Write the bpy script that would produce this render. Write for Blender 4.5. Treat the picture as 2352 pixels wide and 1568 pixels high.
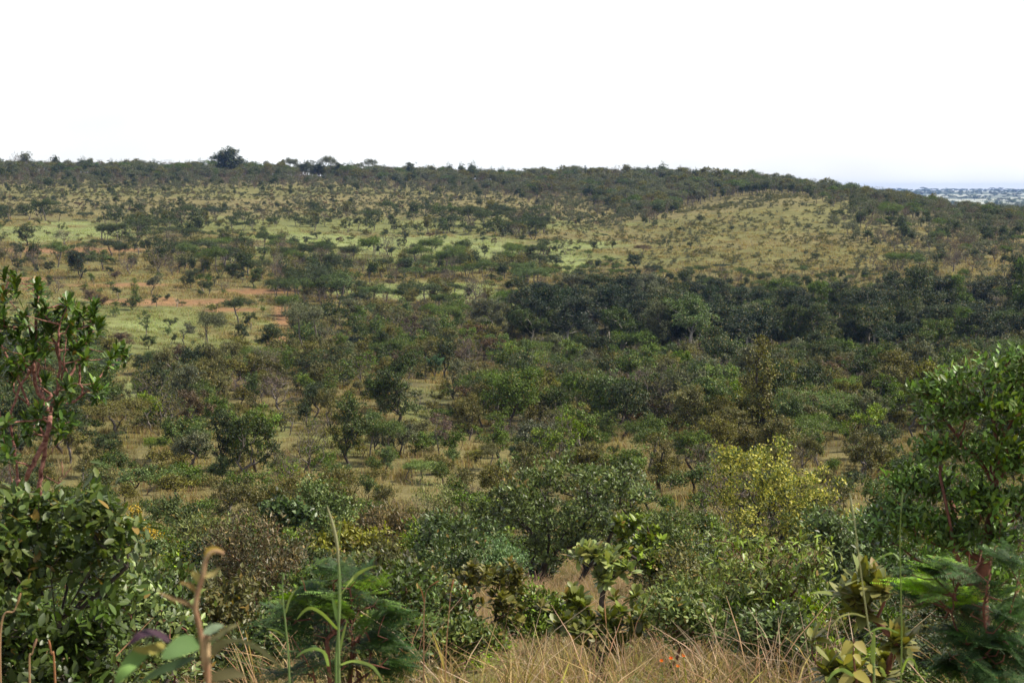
import bpy, math, random
import numpy as np
from mathutils import Matrix, Vector

R = np.random.default_rng(7)
random.seed(7)
PI = math.pi
sc = bpy.context.scene
for o in list(bpy.data.objects):
    bpy.data.objects.remove(o)

# ------------------------------------------------------------------ camera, sky, sun, exposure
CAMZ = 24.0                       # eye height above the valley floor
F = 1176 / math.tan(math.radians(20.0))     # focal length in units of a 2352-wide picture
PITCH = math.atan((784 - 436) / F)
cd = bpy.data.cameras.new('camera')
cam = bpy.data.objects.new('camera', cd)
sc.collection.objects.link(cam)
cam.location = (0, 0, CAMZ)
cam.rotation_euler = (PI / 2 - PITCH, 0, 0)
cd.sensor_width = 22.2
cd.lens = 11.1 / math.tan(math.radians(20.0))
cd.clip_start = 0.05
cd.clip_end = 30000
cd.dof.use_dof = True
cd.dof.focus_distance = 70
cd.dof.aperture_fstop = 5.6
sc.camera = cam

SUN_EL, SUN_AZ = math.radians(50), math.radians(84)   # azimuth measured from +Y towards +X
W = bpy.data.worlds.new('World')
sc.world = W
W.use_nodes = True
nt = W.node_tree
nt.nodes.clear()
n_out = nt.nodes.new('ShaderNodeOutputWorld')
n_bg = nt.nodes.new('ShaderNodeBackground')
n_sky = nt.nodes.new('ShaderNodeTexSky')
n_sky.sky_type = 'NISHITA'
n_sky.sun_disc = False
n_sky.sun_elevation = SUN_EL
n_sky.sun_rotation = SUN_AZ
n_sky.air_density = 1.0
n_sky.dust_density = 2.0
n_tc = nt.nodes.new('ShaderNodeTexCoord')
n_map = nt.nodes.new('ShaderNodeMapping')
n_map.inputs['Scale'].default_value = (2.2, 2.2, 4.5)
n_map.inputs['Location'].default_value = (0.7155, -1.8211, 1.1866)
n_noi = nt.nodes.new('ShaderNodeTexNoise')
n_noi.inputs['Scale'].default_value = 1.1
n_noi.inputs['Detail'].default_value = 4
n_rmp = nt.nodes.new('ShaderNodeValToRGB')
n_rmp.color_ramp.elements[0].position = 0.30
n_rmp.color_ramp.elements[0].color = (0.68, 0.68, 0.68, 1)
n_rmp.color_ramp.elements[1].position = 0.52
n_rmp.color_ramp.elements[1].color = (1, 1, 1, 1)
n_mix = nt.nodes.new('ShaderNodeMix')
n_mix.data_type = 'RGBA'
n_mix.inputs[7].default_value = (9.2, 9.4, 9.4, 1)     # high white cloud veil
L = nt.links
L.new(n_tc.outputs['Generated'], n_map.inputs['Vector'])
L.new(n_map.outputs['Vector'], n_noi.inputs['Vector'])
L.new(n_noi.outputs['Fac'], n_rmp.inputs['Fac'])
n_sep = nt.nodes.new('ShaderNodeSeparateXYZ')
L.new(n_tc.outputs['Generated'], n_sep.inputs[0])
n_el = nt.nodes.new('ShaderNodeMapRange')          # the white veil is thick near the horizon and thinned overhead to cut ambient
n_el.inputs['From Min'].default_value = 0.30
n_el.inputs['From Max'].default_value = 0.62
n_el.inputs['To Min'].default_value = 1.0
n_el.inputs['To Max'].default_value = 0.10
L.new(n_sep.outputs['Z'], n_el.inputs['Value'])
n_mul = nt.nodes.new('ShaderNodeMath')
n_mul.operation = 'MULTIPLY'
L.new(n_rmp.outputs['Color'], n_mul.inputs[0])
L.new(n_el.outputs[0], n_mul.inputs[1])
L.new(n_mul.outputs[0], n_mix.inputs[0])
L.new(n_sky.outputs['Color'], n_mix.inputs[6])
L.new(n_mix.outputs[2], n_bg.inputs['Color'])
n_bg.inputs['Strength'].default_value = 0.1
L.new(n_bg.outputs['Background'], n_out.inputs['Surface'])

sd = bpy.data.lights.new('sun', 'SUN')
sd.energy = 5.0
sd.angle = math.radians(0.6)
sd.color = (1.0, 0.93, 0.79)
sun = bpy.data.objects.new('sun', sd)
sc.collection.objects.link(sun)
sdir = Vector((math.sin(SUN_AZ) * math.cos(SUN_EL), math.cos(SUN_AZ) * math.cos(SUN_EL), math.sin(SUN_EL)))
sun.rotation_euler = sdir.to_track_quat('Z', 'Y').to_euler()
sun.location = (0, 0, 60)

vs = sc.view_settings
vs.view_transform = 'Standard'
vs.look = 'None'
vs.exposure = 0.5
vs.gamma = 1
vs.use_curve_mapping = False
sc.cycles.max_bounces = 6
sc.cycles.diffuse_bounces = 1
sc.cycles.glossy_bounces = 2
sc.cycles.transmission_bounces = 3
sc.cycles.volume_bounces = 0
sc.cycles.transparent_max_bounces = 4

# ------------------------------------------------------------------ picture <-> place
CP, SP = math.cos(PITCH), math.sin(PITCH)

def ray(u, v):
    """azimuth and slope (dz per horizontal metre) of the line of sight through (u, v) of a 2352x1568 picture"""
    x = (np.asarray(u, float) - 1176) / F
    y = (784 - np.asarray(v, float)) / F
    dx, dy, dz = x, CP + y * SP, -SP + y * CP
    return np.arctan2(dx, dy), dz / np.hypot(dx, dy)

def pt(u, v, D):
    a, s = ray(u, v)
    return np.array([D * math.sin(a), D * math.cos(a), CAMZ + D * s])

def project(x, y, z):
    z = z - CAMZ
    f = np.maximum(y * CP - z * SP, 1e-3)
    up = y * SP + z * CP
    return 1176 + F * x / f, 784 - F * up / f

# ------------------------------------------------------------------ terrain: height over azimuth and distance
near = [(0.3, -1.62), (2, -1.75), (4.5, -2.35), (8, -3.35), (13, -4.7), (20, -6.4), (28, -8.3), (40, -11.2), (55, -13.8)]
cols = {
    -500: [(80, 1080), (110, 960), (150, 840), (200, 720), (250, 640), (310, 560), (370, 512), (450, 468), (540, 425), (620, 398), (680, 380)],
    0:    [(80, 1080), (110, 960), (150, 840), (200, 720), (250, 640), (310, 565), (370, 515), (450, 470), (540, 430), (620, 404), (680, 387)],
    600:  [(80, 1080), (110, 960), (150, 850), (190, 775), (250, 655), (310, 572), (370, 520), (450, 475), (540, 434), (620, 412), (690, 397)],
    1200: [(80, 1085), (110, 975), (150, 880), (190, 815), (220, 760), (250, 690), (310, 590), (370, 532), (450, 490), (540, 450), (620, 424), (690, 410)],
    1350: [(80, 1085), (110, 985), (150, 895), (190, 830), (220, 785), (255, 690), (310, 600), (370, 538), (430, 503), (460, 497), (540, 455), (620, 422), (690, 405)],
    1560: [(80, 1085), (110, 985), (150, 900), (190, 835), (220, 790), (255, 700), (310, 600), (370, 525), (410, 488), (425, 484), (450, 500), (540, 450), (600, 425), (660, 407)],
    1800: [(80, 1085), (110, 985), (150, 895), (190, 830), (220, 785), (255, 690), (310, 595), (370, 515), (430, 460), (460, 445), (480, 452), (540, 440), (600, 428), (650, 422)],
    1950: [(80, 1085), (110, 985), (150, 890), (190, 825), (220, 780), (255, 690), (310, 595), (370, 520), (430, 475), (480, 452), (530, 446), (600, 452)],
    2150: [(80, 1085), (110, 985), (150, 890), (190, 825), (220, 780), (255, 690), (310, 600), (370, 535), (430, 498), (480, 482), (520, 479), (600, 490)],
    2352: [(80, 1085), (110, 985), (150, 890), (190, 825), (220, 780), (255, 695), (310, 610), (370, 555), (430, 520), (470, 505), (520, 504), (600, 515)],
    2900: [(80, 1085), (110, 985), (150, 890), (190, 825), (220, 780), (255, 700), (310, 630), (370, 580), (430, 545), (470, 530), (520, 528), (600, 535)],
}
farz = [(1000, -34), (1500, -30), (2500, -26), (3500, -20), (4800, -8), (5600, -3), (6400, -2.5), (9000, -40)]
SG = np.linspace(math.log(0.3), math.log(9000), 1400)
acols, ztab = [], []
for u, prof in cols.items():
    a, _ = ray(u, 600)
    ds, zs = [d for d, _ in near], [z for _, z in near]
    for d, v in prof:
        ds.append(d)
        zs.append(d * ray(u, v)[1])
    for d, z in farz:
        ds.append(d)
        zs.append(z)
    z = np.interp(SG, np.log(ds), zs)
    k = np.exp(-0.5 * (np.arange(-9, 10) / 3.5) ** 2)
    z = np.convolve(np.pad(z, 9, 'edge'), k / k.sum(), 'valid')
    acols.append(float(a))
    ztab.append(z)
acols = np.array(acols)
AG = np.linspace(acols[0], acols[-1], 400)
ztab = np.array(ztab)
ZT = np.stack([np.interp(AG, acols, ztab[:, j]) for j in range(len(SG))], 1)
k = np.exp(-0.5 * (np.arange(-12, 13) / 5.0) ** 2)
k /= k.sum()
ZT = np.apply_along_axis(lambda c: np.convolve(np.pad(c, 12, 'edge'), k, 'valid'), 0, ZT)

def hash2(i, j):
    h = np.sin(i * 127.1 + j * 311.7) * 43758.5453
    return h - np.floor(h)

def vnoise(x, y):
    i, j = np.floor(x), np.floor(y)
    fx, fy = x - i, y - j
    fx, fy = fx * fx * (3 - 2 * fx), fy * fy * (3 - 2 * fy)
    a, b, c, d = hash2(i, j), hash2(i + 1, j), hash2(i, j + 1), hash2(i + 1, j + 1)
    return (a * (1 - fx) + b * fx) * (1 - fy) + (c * (1 - fx) + d * fx) * fy

def fbm(x, y, s, o=3):
    t, w, q = 0, 0.5, 0
    for k in range(o):
        t = t + w * vnoise(x / s + 17 * k, y / s - 9 * k)
        q += w
        s, w = s / 2.1, w / 2
    return t / q

def gz(x, y):
    """ground height"""
    x, y = np.asarray(x, float), np.asarray(y, float)
    D = np.maximum(np.hypot(x, y), 0.31)
    a = np.arctan2(x, y)
    ac = np.clip(a, AG[0], AG[-1] - 1e-6)
    fa = (ac - AG[0]) / (AG[1] - AG[0])
    fs = np.clip((np.log(D) - SG[0]) / (SG[1] - SG[0]), 0, len(SG) - 1.001)
    i, j = np.minimum(fa.astype(int), len(AG) - 2), fs.astype(int)
    fa, fs = fa - i, fs - j
    z = (ZT[i, j] * (1 - fa) + ZT[i + 1, j] * fa) * (1 - fs) + (ZT[i, j + 1] * (1 - fa) + ZT[i + 1, j + 1] * fa) * fs
    back = np.clip((np.abs(a) - 1.0) / 1.3, 0, 1)
    zb = -1.62 + np.minimum(0.10 * D, 9 + 0.002 * D)
    z = z * (1 - back) + zb * back
    z = z + (fbm(x, y, 9.0) - 0.5) * np.clip(D / 90, 0.05, 1.2)
    return z + CAMZ

_DM = np.exp(np.linspace(math.log(3.0), math.log(1200), 2600))
def cast(u, v, dmin=3.0):
    """where the line of sight through (u, v) meets the ground"""
    a, s = ray(u, v)
    x, y = _DM * math.sin(a), _DM * math.cos(a)
    hit = np.nonzero((CAMZ + _DM * s < gz(x, y)) & (_DM > dmin))[0]
    D = _DM[hit[0]] if len(hit) else 600.0
    return D * math.sin(a), D * math.cos(a), D

# ------------------------------------------------------------------ small helpers
C = sc.collection

def link(name, data, parent=None):
    o = bpy.data.objects.new(name, data)
    C.objects.link(o)
    if parent is not None:
        o.parent = parent
    return o

def tag(o, label=None, cat=None, group=None, kind=None):
    if label: o['label'] = label
    if cat: o['category'] = cat
    if group: o['group'] = group
    if kind: o['kind'] = kind
    return o

def mesh(name, V, polys, mats, midx=None, rnd=None, smooth=False):
    """polys: list of integer arrays (m,3) or (m,4); midx / rnd: lists of arrays per polys entry"""
    me = bpy.data.meshes.new(name)
    V = np.asarray(V, np.float32)
    me.vertices.add(len(V))
    me.vertices.foreach_set('co', V.ravel())
    polys = [np.asarray(p, np.int32) for p in polys if len(p)]
    lv = np.concatenate([p.ravel() for p in polys])
    tot = np.concatenate([np.full(len(p), p.shape[1], np.int32) for p in polys])
    st = np.concatenate([[0], np.cumsum(tot)[:-1]]).astype(np.int32)
    me.loops.add(len(lv))
    me.loops.foreach_set('vertex_index', lv)
    me.polygons.add(len(tot))
    me.polygons.foreach_set('loop_start', st)
    me.polygons.foreach_set('loop_total', tot)
    for m in mats:
        me.materials.append(m)
    if midx is not None:
        me.polygons.foreach_set('material_index', np.concatenate(midx).astype(np.int32))
    if rnd is not None:
        at = me.attributes.new('rnd', 'FLOAT', 'FACE')
        at.data.foreach_set('value', np.concatenate(rnd).astype(np.float32))
    if smooth:
        me.polygons.foreach_set('use_smooth', np.ones(len(tot), bool))
    me.update(calc_edges=True)
    return me

def unit(v):
    v = np.asarray(v, float)
    return v / np.maximum(np.linalg.norm(v, axis=-1, keepdims=True), 1e-9)

def runit(rng, n):
    return unit(rng.normal(size=(n, 3)))

# ------------------------------------------------------------------ materials
def nodes(name):
    m = bpy.data.materials.new(name)
    m.use_nodes = True
    t = m.node_tree
    t.nodes.clear()
    return m, t, (lambda k, **kw: _n(t, k, kw))

def _n(t, k, kw):
    n = t.nodes.new(k)
    for a, b in kw.items():
        setattr(n, a, b)
    return n

def leaf_mat(name, rough=0.46, trans=0.2, spec=0.22, odd=(0.24, 0.16, 0.04), oddness=0.03, vary=0.75, col=None):
    """leaf surface: colour of the plant (object colour), varied leaf by leaf and plant by plant, partly translucent"""
    m, t, N = nodes(name)
    out = N('ShaderNodeOutputMaterial')
    oi = N('ShaderNodeObjectInfo')
    at = N('ShaderNodeAttribute', attribute_name='rnd')
    add = N('ShaderNodeMath', operation='ADD')
    t.links.new(at.outputs['Fac'], add.inputs[0])
    mul = N('ShaderNodeMath', operation='MULTIPLY')
    t.links.new(oi.outputs['Random'], mul.inputs[0])
    mul.inputs[1].default_value = 0.999
    t.links.new(mul.outputs[0], add.inputs[1])
    fr = N('ShaderNodeMath', operation='FRACT')
    t.links.new(add.outputs[0], fr.inputs[0])
    hsv = N('ShaderNodeHueSaturation')
    mr = N('ShaderNodeMapRange')
    pw = N('ShaderNodeMath', operation='POWER')
    t.links.new(at.outputs['Fac'], pw.inputs[0])
    pw.inputs[1].default_value = 1.7
    t.links.new(pw.outputs[0], mr.inputs['Value'])
    mr.inputs['To Min'].default_value = 1 - vary * 0.78
    mr.inputs['To Max'].default_value = 1 + vary * 2.0
    t.links.new(mr.outputs[0], hsv.inputs['Value'])
    mh = N('ShaderNodeMapRange')
    t.links.new(fr.outputs[0], mh.inputs['Value'])
    mh.inputs['To Min'].default_value = 0.465
    mh.inputs['To Max'].default_value = 0.505
    t.links.new(mh.outputs[0], hsv.inputs['Hue'])
    ms = N('ShaderNodeMapRange')
    t.links.new(oi.outputs['Random'], ms.inputs['Value'])
    ms.inputs['To Min'].default_value = 0.95
    ms.inputs['To Max'].default_value = 1.3
    t.links.new(ms.outputs[0], hsv.inputs['Saturation'])
    if col is None:
        t.links.new(oi.outputs['Color'], hsv.inputs['Color'])
    else:
        hsv.inputs['Color'].default_value = (*col, 1)
    gt = N('ShaderNodeMath', operation='GREATER_THAN')
    t.links.new(fr.outputs[0], gt.inputs[0])
    gt.inputs[1].default_value = 1 - oddness
    mx = N('ShaderNodeMix', data_type='RGBA')
    t.links.new(gt.outputs[0], mx.inputs[0])
    t.links.new(hsv.outputs[0], mx.inputs[6])
    mx.inputs[7].default_value = (*odd, 1)
    b = N('ShaderNodeBsdfPrincipled')
    t.links.new(mx.outputs[2], b.inputs['Base Color'])
    b.inputs['Roughness'].default_value = rough
    b.inputs['Specular IOR Level'].default_value = spec
    tr = N('ShaderNodeBsdfTranslucent')
    gm = N('ShaderNodeMix', data_type='RGBA', blend_type='MULTIPLY')
    gm.inputs[0].default_value = 1
    t.links.new(mx.outputs[2], gm.inputs[6])
    gm.inputs[7].default_value = (1.25, 1.35, 0.7, 1)
    t.links.new(gm.outputs[2], tr.inputs['Color'])
    ms2 = N('ShaderNodeMixShader')
    ms2.inputs[0].default_value = trans
    t.links.new(b.outputs[0], ms2.inputs[1])
    t.links.new(tr.outputs[0], ms2.inputs[2])
    t.links.new(ms2.outputs[0], out.inputs['Surface'])
    return m

def bark_mat(name, c1, c2, scale=9, stretch=0.35, rough=0.85, bump=0.4):
    m, t, N = nodes(name)
    out = N('ShaderNodeOutputMaterial')
    b = N('ShaderNodeBsdfPrincipled')
    tc = N('ShaderNodeTexCoord')
    mp = N('ShaderNodeMapping')
    mp.inputs['Scale'].default_value = (1, 1, stretch)
    t.links.new(tc.outputs['Object'], mp.inputs['Vector'])
    no = N('ShaderNodeTexNoise')
    no.inputs['Scale'].default_value = scale
    no.inputs['Detail'].default_value = 6
    no.inputs['Roughness'].default_value = 0.65
    t.links.new(mp.outputs[0], no.inputs['Vector'])
    r = N('ShaderNodeValToRGB')
    r.color_ramp.elements[0].position = 0.36
    r.color_ramp.elements[0].color = (*c1, 1)
    r.color_ramp.elements[1].position = 0.64
    r.color_ramp.elements[1].color = (*c2, 1)
    t.links.new(no.outputs['Fac'], r.inputs['Fac'])
    t.links.new(r.outputs[0], b.inputs['Base Color'])
    b.inputs['Roughness'].default_value = rough
    bu = N('ShaderNodeBump')
    bu.inputs['Strength'].default_value = bump
    bu.inputs['Distance'].default_value = 0.02
    t.links.new(no.outputs['Fac'], bu.inputs['Height'])
    t.links.new(bu.outputs[0], b.inputs['Normal'])
    t.links.new(b.outputs[0], out.inputs['Surface'])
    return m

M_LEAF = leaf_mat('leaf_savanna')
M_GLOSS = leaf_mat('leaf_glossy', rough=0.38, trans=0.2, spec=0.25, oddness=0.015, vary=0.95)
M_MATT = leaf_mat('leaf_feathery', rough=0.6, trans=0.25, spec=0.3, oddness=0.01, vary=0.6)
M_OLIVE = leaf_mat('leaf_leathery', rough=0.45, trans=0.22, spec=0.35, oddness=0.03, vary=0.45)
M_GRASS = leaf_mat('grass_blade', rough=0.55, trans=0.35, spec=0.3, odd=(0.45, 0.20, 0.10), oddness=0.0, vary=0.45)
B_DARK = bark_mat('bark_dark', (0.018, 0.014, 0.011), (0.075, 0.055, 0.042))
B_GREY = bark_mat('bark_grey', (0.06, 0.048, 0.042), (0.19, 0.16, 0.14))
B_PALE = bark_mat('bark_pale', (0.20, 0.175, 0.15), (0.42, 0.38, 0.33), scale=5)
B_RED = bark_mat('bark_red', (0.085, 0.018, 0.011), (0.36, 0.17, 0.13), scale=22, stretch=1.6, bump=0.9)
B_RUST = bark_mat('bark_rust', (0.07, 0.022, 0.012), (0.20, 0.075, 0.045), scale=14)

# ------------------------------------------------------------------ ground colours: what grows or lies where, and shade painted under the wood
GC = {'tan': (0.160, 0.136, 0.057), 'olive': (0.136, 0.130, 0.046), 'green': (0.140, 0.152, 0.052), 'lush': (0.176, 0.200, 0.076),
      'red': (0.235, 0.118, 0.062), 'litter_and_shade': (0.085, 0.072, 0.034), 'farfield': (0.40, 0.41, 0.34)}
blobs = [
    ('litter_and_shade', 1600, 760, 950, 85), ('litter_and_shade', 1176, 392, 1500, 26), ('litter_and_shade', 1500, 440, 260, 40), ('litter_and_shade', 2100, 500, 350, 30),
    ('tan', 600, 460, 1000, 36), ('tan', 1500, 510, 420, 40), ('tan', 1750, 560, 420, 75), ('tan', 1750, 480, 200, 40), ('tan', 2100, 600, 260, 40),
    ('olive', 250, 640, 520, 30), ('olive', 1850, 500, 200, 34), ('olive', 1650, 530, 220, 34), ('olive', 1750, 590, 420, 36), ('olive', 500, 440, 600, 14),
    ('green', 230, 740, 420, 60), ('green', 700, 520, 700, 22), ('green', 900, 590, 500, 30), ('green', 450, 800, 260, 30),
    ('lush', 120, 536, 230, 20), ('lush', 960, 562, 300, 20), ('lush', 720, 548, 150, 13), ('lush', 1160, 582, 120, 20), ('lush', 1330, 562, 110, 10),
    ('lush', 1000, 668, 230, 17), ('lush', 850, 660, 60, 10), ('lush', 1200, 690, 130, 14), ('lush', 300, 900, 45, 35), ('lush', 620, 575, 80, 10), ('lush', 1310, 610, 40, 22),
    ('green', 560, 985, 90, 40), ('green', 770, 1030, 90, 30), ('green', 970, 930, 60, 50), ('green', 420, 760, 100, 25), ('lush', 360, 745, 80, 14),
    ('tan', 450, 1140, 300, 60), ('tan', 950, 1130, 250, 60), ('tan', 1500, 1030, 120, 60), ('tan', 2000, 1040, 260, 60), ('tan', 1100, 880, 120, 25),
    ('litter_and_shade', 1700, 900, 620, 120), ('red', 170, 574, 190, 9), ('red', 400, 694, 230, 9), ('red', 300, 655, 150, 5), ('red', 640, 785, 32, 22), ('red', 650, 730, 24, 34), ('red', 590, 668, 110, 7), ('red', 40, 640, 100, 4), ('red', 520, 712, 80, 6),  # first blob darkens the wood floor: litter, plus shade painted in
]
def ground_rgb(x, y, z):
    u, v = project(x, y, z)
    D = np.hypot(x, y)
    n1 = fbm(x, y, 14.0) - 0.5
    n2 = fbm(x + 50, y - 80, 5.0) - 0.5
    n3 = fbm(x - 31, y + 12, 2.2) - 0.5
    rgb = np.zeros((len(x), 3)) + np.array(GC['tan']) * 0.92
    mixo = np.clip(0.5 + 2.0 * n1, 0, 1)[:, None] * 0.55
    rgb = rgb * (1 - mixo) + np.array(GC['olive']) * mixo
    name_w = {}
    infront = (y > 2) & (D < 1000)
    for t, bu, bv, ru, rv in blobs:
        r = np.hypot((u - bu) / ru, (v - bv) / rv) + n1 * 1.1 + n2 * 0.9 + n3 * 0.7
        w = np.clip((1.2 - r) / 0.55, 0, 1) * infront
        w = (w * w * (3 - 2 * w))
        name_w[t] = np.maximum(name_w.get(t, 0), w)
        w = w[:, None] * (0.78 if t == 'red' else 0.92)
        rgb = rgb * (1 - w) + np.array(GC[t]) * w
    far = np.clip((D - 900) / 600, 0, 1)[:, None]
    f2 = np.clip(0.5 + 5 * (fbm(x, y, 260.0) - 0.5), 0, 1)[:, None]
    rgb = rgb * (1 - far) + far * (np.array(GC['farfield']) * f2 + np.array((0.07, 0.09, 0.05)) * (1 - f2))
    return rgb, name_w

# ------------------------------------------------------------------ terrain mesh
def build_ground():
    A = np.concatenate([np.radians(np.arange(-180, -29, 5.0)), np.radians(np.arange(-28, 28.01, 0.18)), np.radians(np.arange(30, 176, 5.0))])
    D = np.concatenate([np.geomspace(0.35, 20, 60, endpoint=False), np.geomspace(20, 100, 80, endpoint=False),
                        np.geomspace(100, 720, 210, endpoint=False), np.geomspace(720, 6800, 60)])
    aa, dd = np.meshgrid(A, D, indexing='ij')
    x, y = (dd * np.sin(aa)).ravel(), (dd * np.cos(aa)).ravel()
    z = gz(x, y)
    nA, nD = len(A), len(D)
    idx = np.arange(nA * nD).reshape(nA, nD)
    nx = np.roll(idx, -1, 0)
    q = np.stack([idx[:, :-1], idx[:, 1:], nx[:, 1:], nx[:, :-1]], -1).reshape(-1, 4)[:, ::-1]
    V = np.stack([x, y, z], 1)
    V = np.vstack([V, [0, 0, gz(0.0, 0.01)]])
    cen = np.stack([np.full(nA, len(V) - 1), idx[:, 0], nx[:, 0]], 1)[:, ::-1]
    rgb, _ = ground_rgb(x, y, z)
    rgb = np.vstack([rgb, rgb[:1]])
    m, t, N = nodes('ground_grass_and_soil')
    out = N('ShaderNodeOutputMaterial')
    b = N('ShaderNodeBsdfPrincipled')
    b.inputs['Roughness'].default_value = 0.95
    b.inputs['Specular IOR Level'].default_value = 0.1
    at = N('ShaderNodeAttribute', attribute_name='soil')
    tc = N('ShaderNodeTexCoord')
    acc = at.outputs['Color']
    for s, lo, hi in ((0.11, 0.72, 1.28), (0.9, 0.62, 1.35), (6.0, 0.6, 1.38)):
        no = N('ShaderNodeTexNoise')
        no.inputs['Scale'].default_value = s
        no.inputs['Detail'].default_value = 5
        no.inputs['Roughness'].default_value = 0.65
        t.links.new(tc.outputs['Object'], no.inputs['Vector'])
        mr = N('ShaderNodeMapRange')
        mr.inputs['From Min'].default_value = 0.25
        mr.inputs['From Max'].default_value = 0.75
        mr.inputs['To Min'].default_value = lo
        mr.inputs['To Max'].default_value = hi
        t.links.new(no.outputs['Fac'], mr.inputs['Value'])
        mx = N('ShaderNodeMix', data_type='RGBA', blend_type='MULTIPLY')
        mx.inputs[0].default_value = 1
        t.links.new(acc, mx.inputs[6])
        t.links.new(mr.outputs[0], mx.inputs[7])
        acc = mx.outputs[2]
        last = no
    t.links.new(acc, b.inputs['Base Color'])
    bu = N('ShaderNodeBump')
    bu.inputs['Distance'].default_value = 0.12
    bu.inputs['Strength'].default_value = 0.8
    t.links.new(last.outputs['Fac'], bu.inputs['Height'])
    t.links.new(bu.outputs[0], b.inputs['Normal'])
    t.links.new(b.outputs[0], out.inputs['Surface'])
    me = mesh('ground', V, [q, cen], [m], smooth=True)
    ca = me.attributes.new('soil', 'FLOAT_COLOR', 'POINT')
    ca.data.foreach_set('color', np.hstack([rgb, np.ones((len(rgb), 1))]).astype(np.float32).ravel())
    tag(link('ground', me), 'grassy savanna ground falling to a valley and rising to a wooded ridge', kind='structure')
build_ground()

# ------------------------------------------------------------------ wood: skeleton and tubes
class Skel:
    def __init__(s, p):
        s.P = np.zeros((6000, 3))
        s.P[0] = p
        s.pl = np.zeros(6000)
        s.par = [-1]
        s.n = 1
        s.tips = []
    def add(s, p, par):
        i = s.n
        s.P[i] = p
        s.pl[i] = s.pl[par] + np.linalg.norm(s.P[i] - s.P[par])
        s.par.append(par)
        s.n += 1
        return i
    def line(s, pts, par):
        for p in pts:
            par = s.add(p, par)
        return par
    def grow(s, p, rng, step=0.35, crook=0.25, alpha=0.35, minidx=1, tip=True):
        A = s.P[:s.n]
        d = np.linalg.norm(A - p, axis=1)
        cost = d + alpha * s.pl[:s.n] + 0.6 * np.maximum(0, A[:, 2] - p[2])
        cost[:min(minidx, s.n - 1)] += 1e3
        j = int(np.argmin(cost))
        S = s.P[j].copy()
        dist = d[j]
        k = max(1, int(math.ceil(dist / step)))
        ctl = (S + p) / 2 + np.array([0, 0, -0.10 * dist]) + rng.normal(size=3) * crook * dist * 0.22
        par = j
        for i in range(1, k + 1):
            t = i / k
            q = (1 - t) ** 2 * S + 2 * t * (1 - t) * ctl + t * t * p
            if i < k:
                q = q + rng.normal(size=3) * crook * step * 0.22
            par = s.add(q, par)
        if tip:
            s.tips.append(par)
        return par
    def tubes(s, rb, rt, sides=5, power=0.62):
        n = s.n
        par = np.array(s.par)
        ch = [[] for _ in range(n)]
        for i in range(1, n):
            ch[par[i]].append(i)
        cnt = np.zeros(n)
        for i in range(n - 1, -1, -1):
            if not ch[i]:
                cnt[i] = 1
            if par[i] >= 0:
                cnt[par[i]] += cnt[i]
        mxc = max(cnt.max() - 1, 1)
        rad = rt + (rb - rt) * ((cnt - 1) / mxc) ** power
        V, Q = [], []
        ang = np.linspace(0, 2 * PI, sides, endpoint=False)
        ca, sa = np.cos(ang), np.sin(ang)
        nv = 0
        stack = [(0, None)]
        while stack:
            i, frm = stack.pop()
            chain = [] if frm is None else [frm]
            rr = [] if frm is None else [min(rad[frm], rad[i] * 1.15)]
            while True:
                chain.append(i)
                rr.append(rad[i])
                if not ch[i]:
                    break
                c = sorted(ch[i], key=lambda k: -cnt[k])
                for kk in c[1:]:
                    stack.append((kk, i))
                i = c[0]
            if len(chain) < 2:
                continue
            P = s.P[chain]
            T = unit(np.gradient(P, axis=0))
            ref = np.array([0.31, 0.87, 0.23])
            S1 = unit(np.cross(T, ref))
            S2 = np.cross(T, S1)
            rr = np.array(rr)
            rr[-1] *= 0.5
            ring = P[:, None, :] + rr[:, None, None] * (ca[None, :, None] * S1[:, None, :] + sa[None, :, None] * S2[:, None, :])
            V.append(ring.reshape(-1, 3))
            base = nv + np.arange(len(chain) - 1)[:, None] * sides
            a = base + np.arange(sides)[None, :]
            b = base + (np.arange(sides)[None, :] + 1) % sides
            Q.append(np.stack([a, b, b + sides, a + sides], -1).reshape(-1, 4))
            nv += len(chain) * sides
        return np.vstack(V), np.vstack(Q)

# ------------------------------------------------------------------ leaves
T_RHOMB = (np.array([[0, 0, 0], [0.45, 0.5, 0.14], [1, 0, -0.08], [0.45, -0.5, 0.14]]), np.array([[0, 1, 2], [0, 2, 3]]))
_xs = [0.0, 0.14, 0.36, 0.62, 0.85, 1.0]
def _leaf_tmpl(wid, fold=0.16, droop=0.18):
    V = [[0, 0, 0]]
    for x, w in zip(_xs[1:-1], wid):
        z = -droop * x * x
        V += [[x, w, z + fold * w], [x, 0, z], [x, -w, z + fold * w]]
    V.append([1, 0, -droop])
    f = [[0, 2, 1], [0, 3, 2]]
    for k in range(3):
        a = 1 + 3 * k
        f += [[a, a + 1, a + 4], [a, a + 4, a + 3], [a + 1, a + 2, a + 5], [a + 1, a + 5, a + 4]]
    e = 1 + 9
    f += [[e, e + 1, 13], [e + 1, e + 2, 13]]
    return np.array(V, float), np.array(f)
T_OVAL = _leaf_tmpl([0.30, 0.5, 0.47, 0.27])
T_OBOV = _leaf_tmpl([0.18, 0.36, 0.5, 0.38], droop=0.1)
T_LANCE = _leaf_tmpl([0.34, 0.5, 0.38, 0.17], droop=0.3)
T_HEART = _leaf_tmpl([0.5, 0.5, 0.36, 0.14], droop=0.25)

def leaf_frames(P, d, up):
    d = unit(d)
    s = unit(np.cross(up, d))
    n = np.cross(d, s)
    return d, s, n

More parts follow.
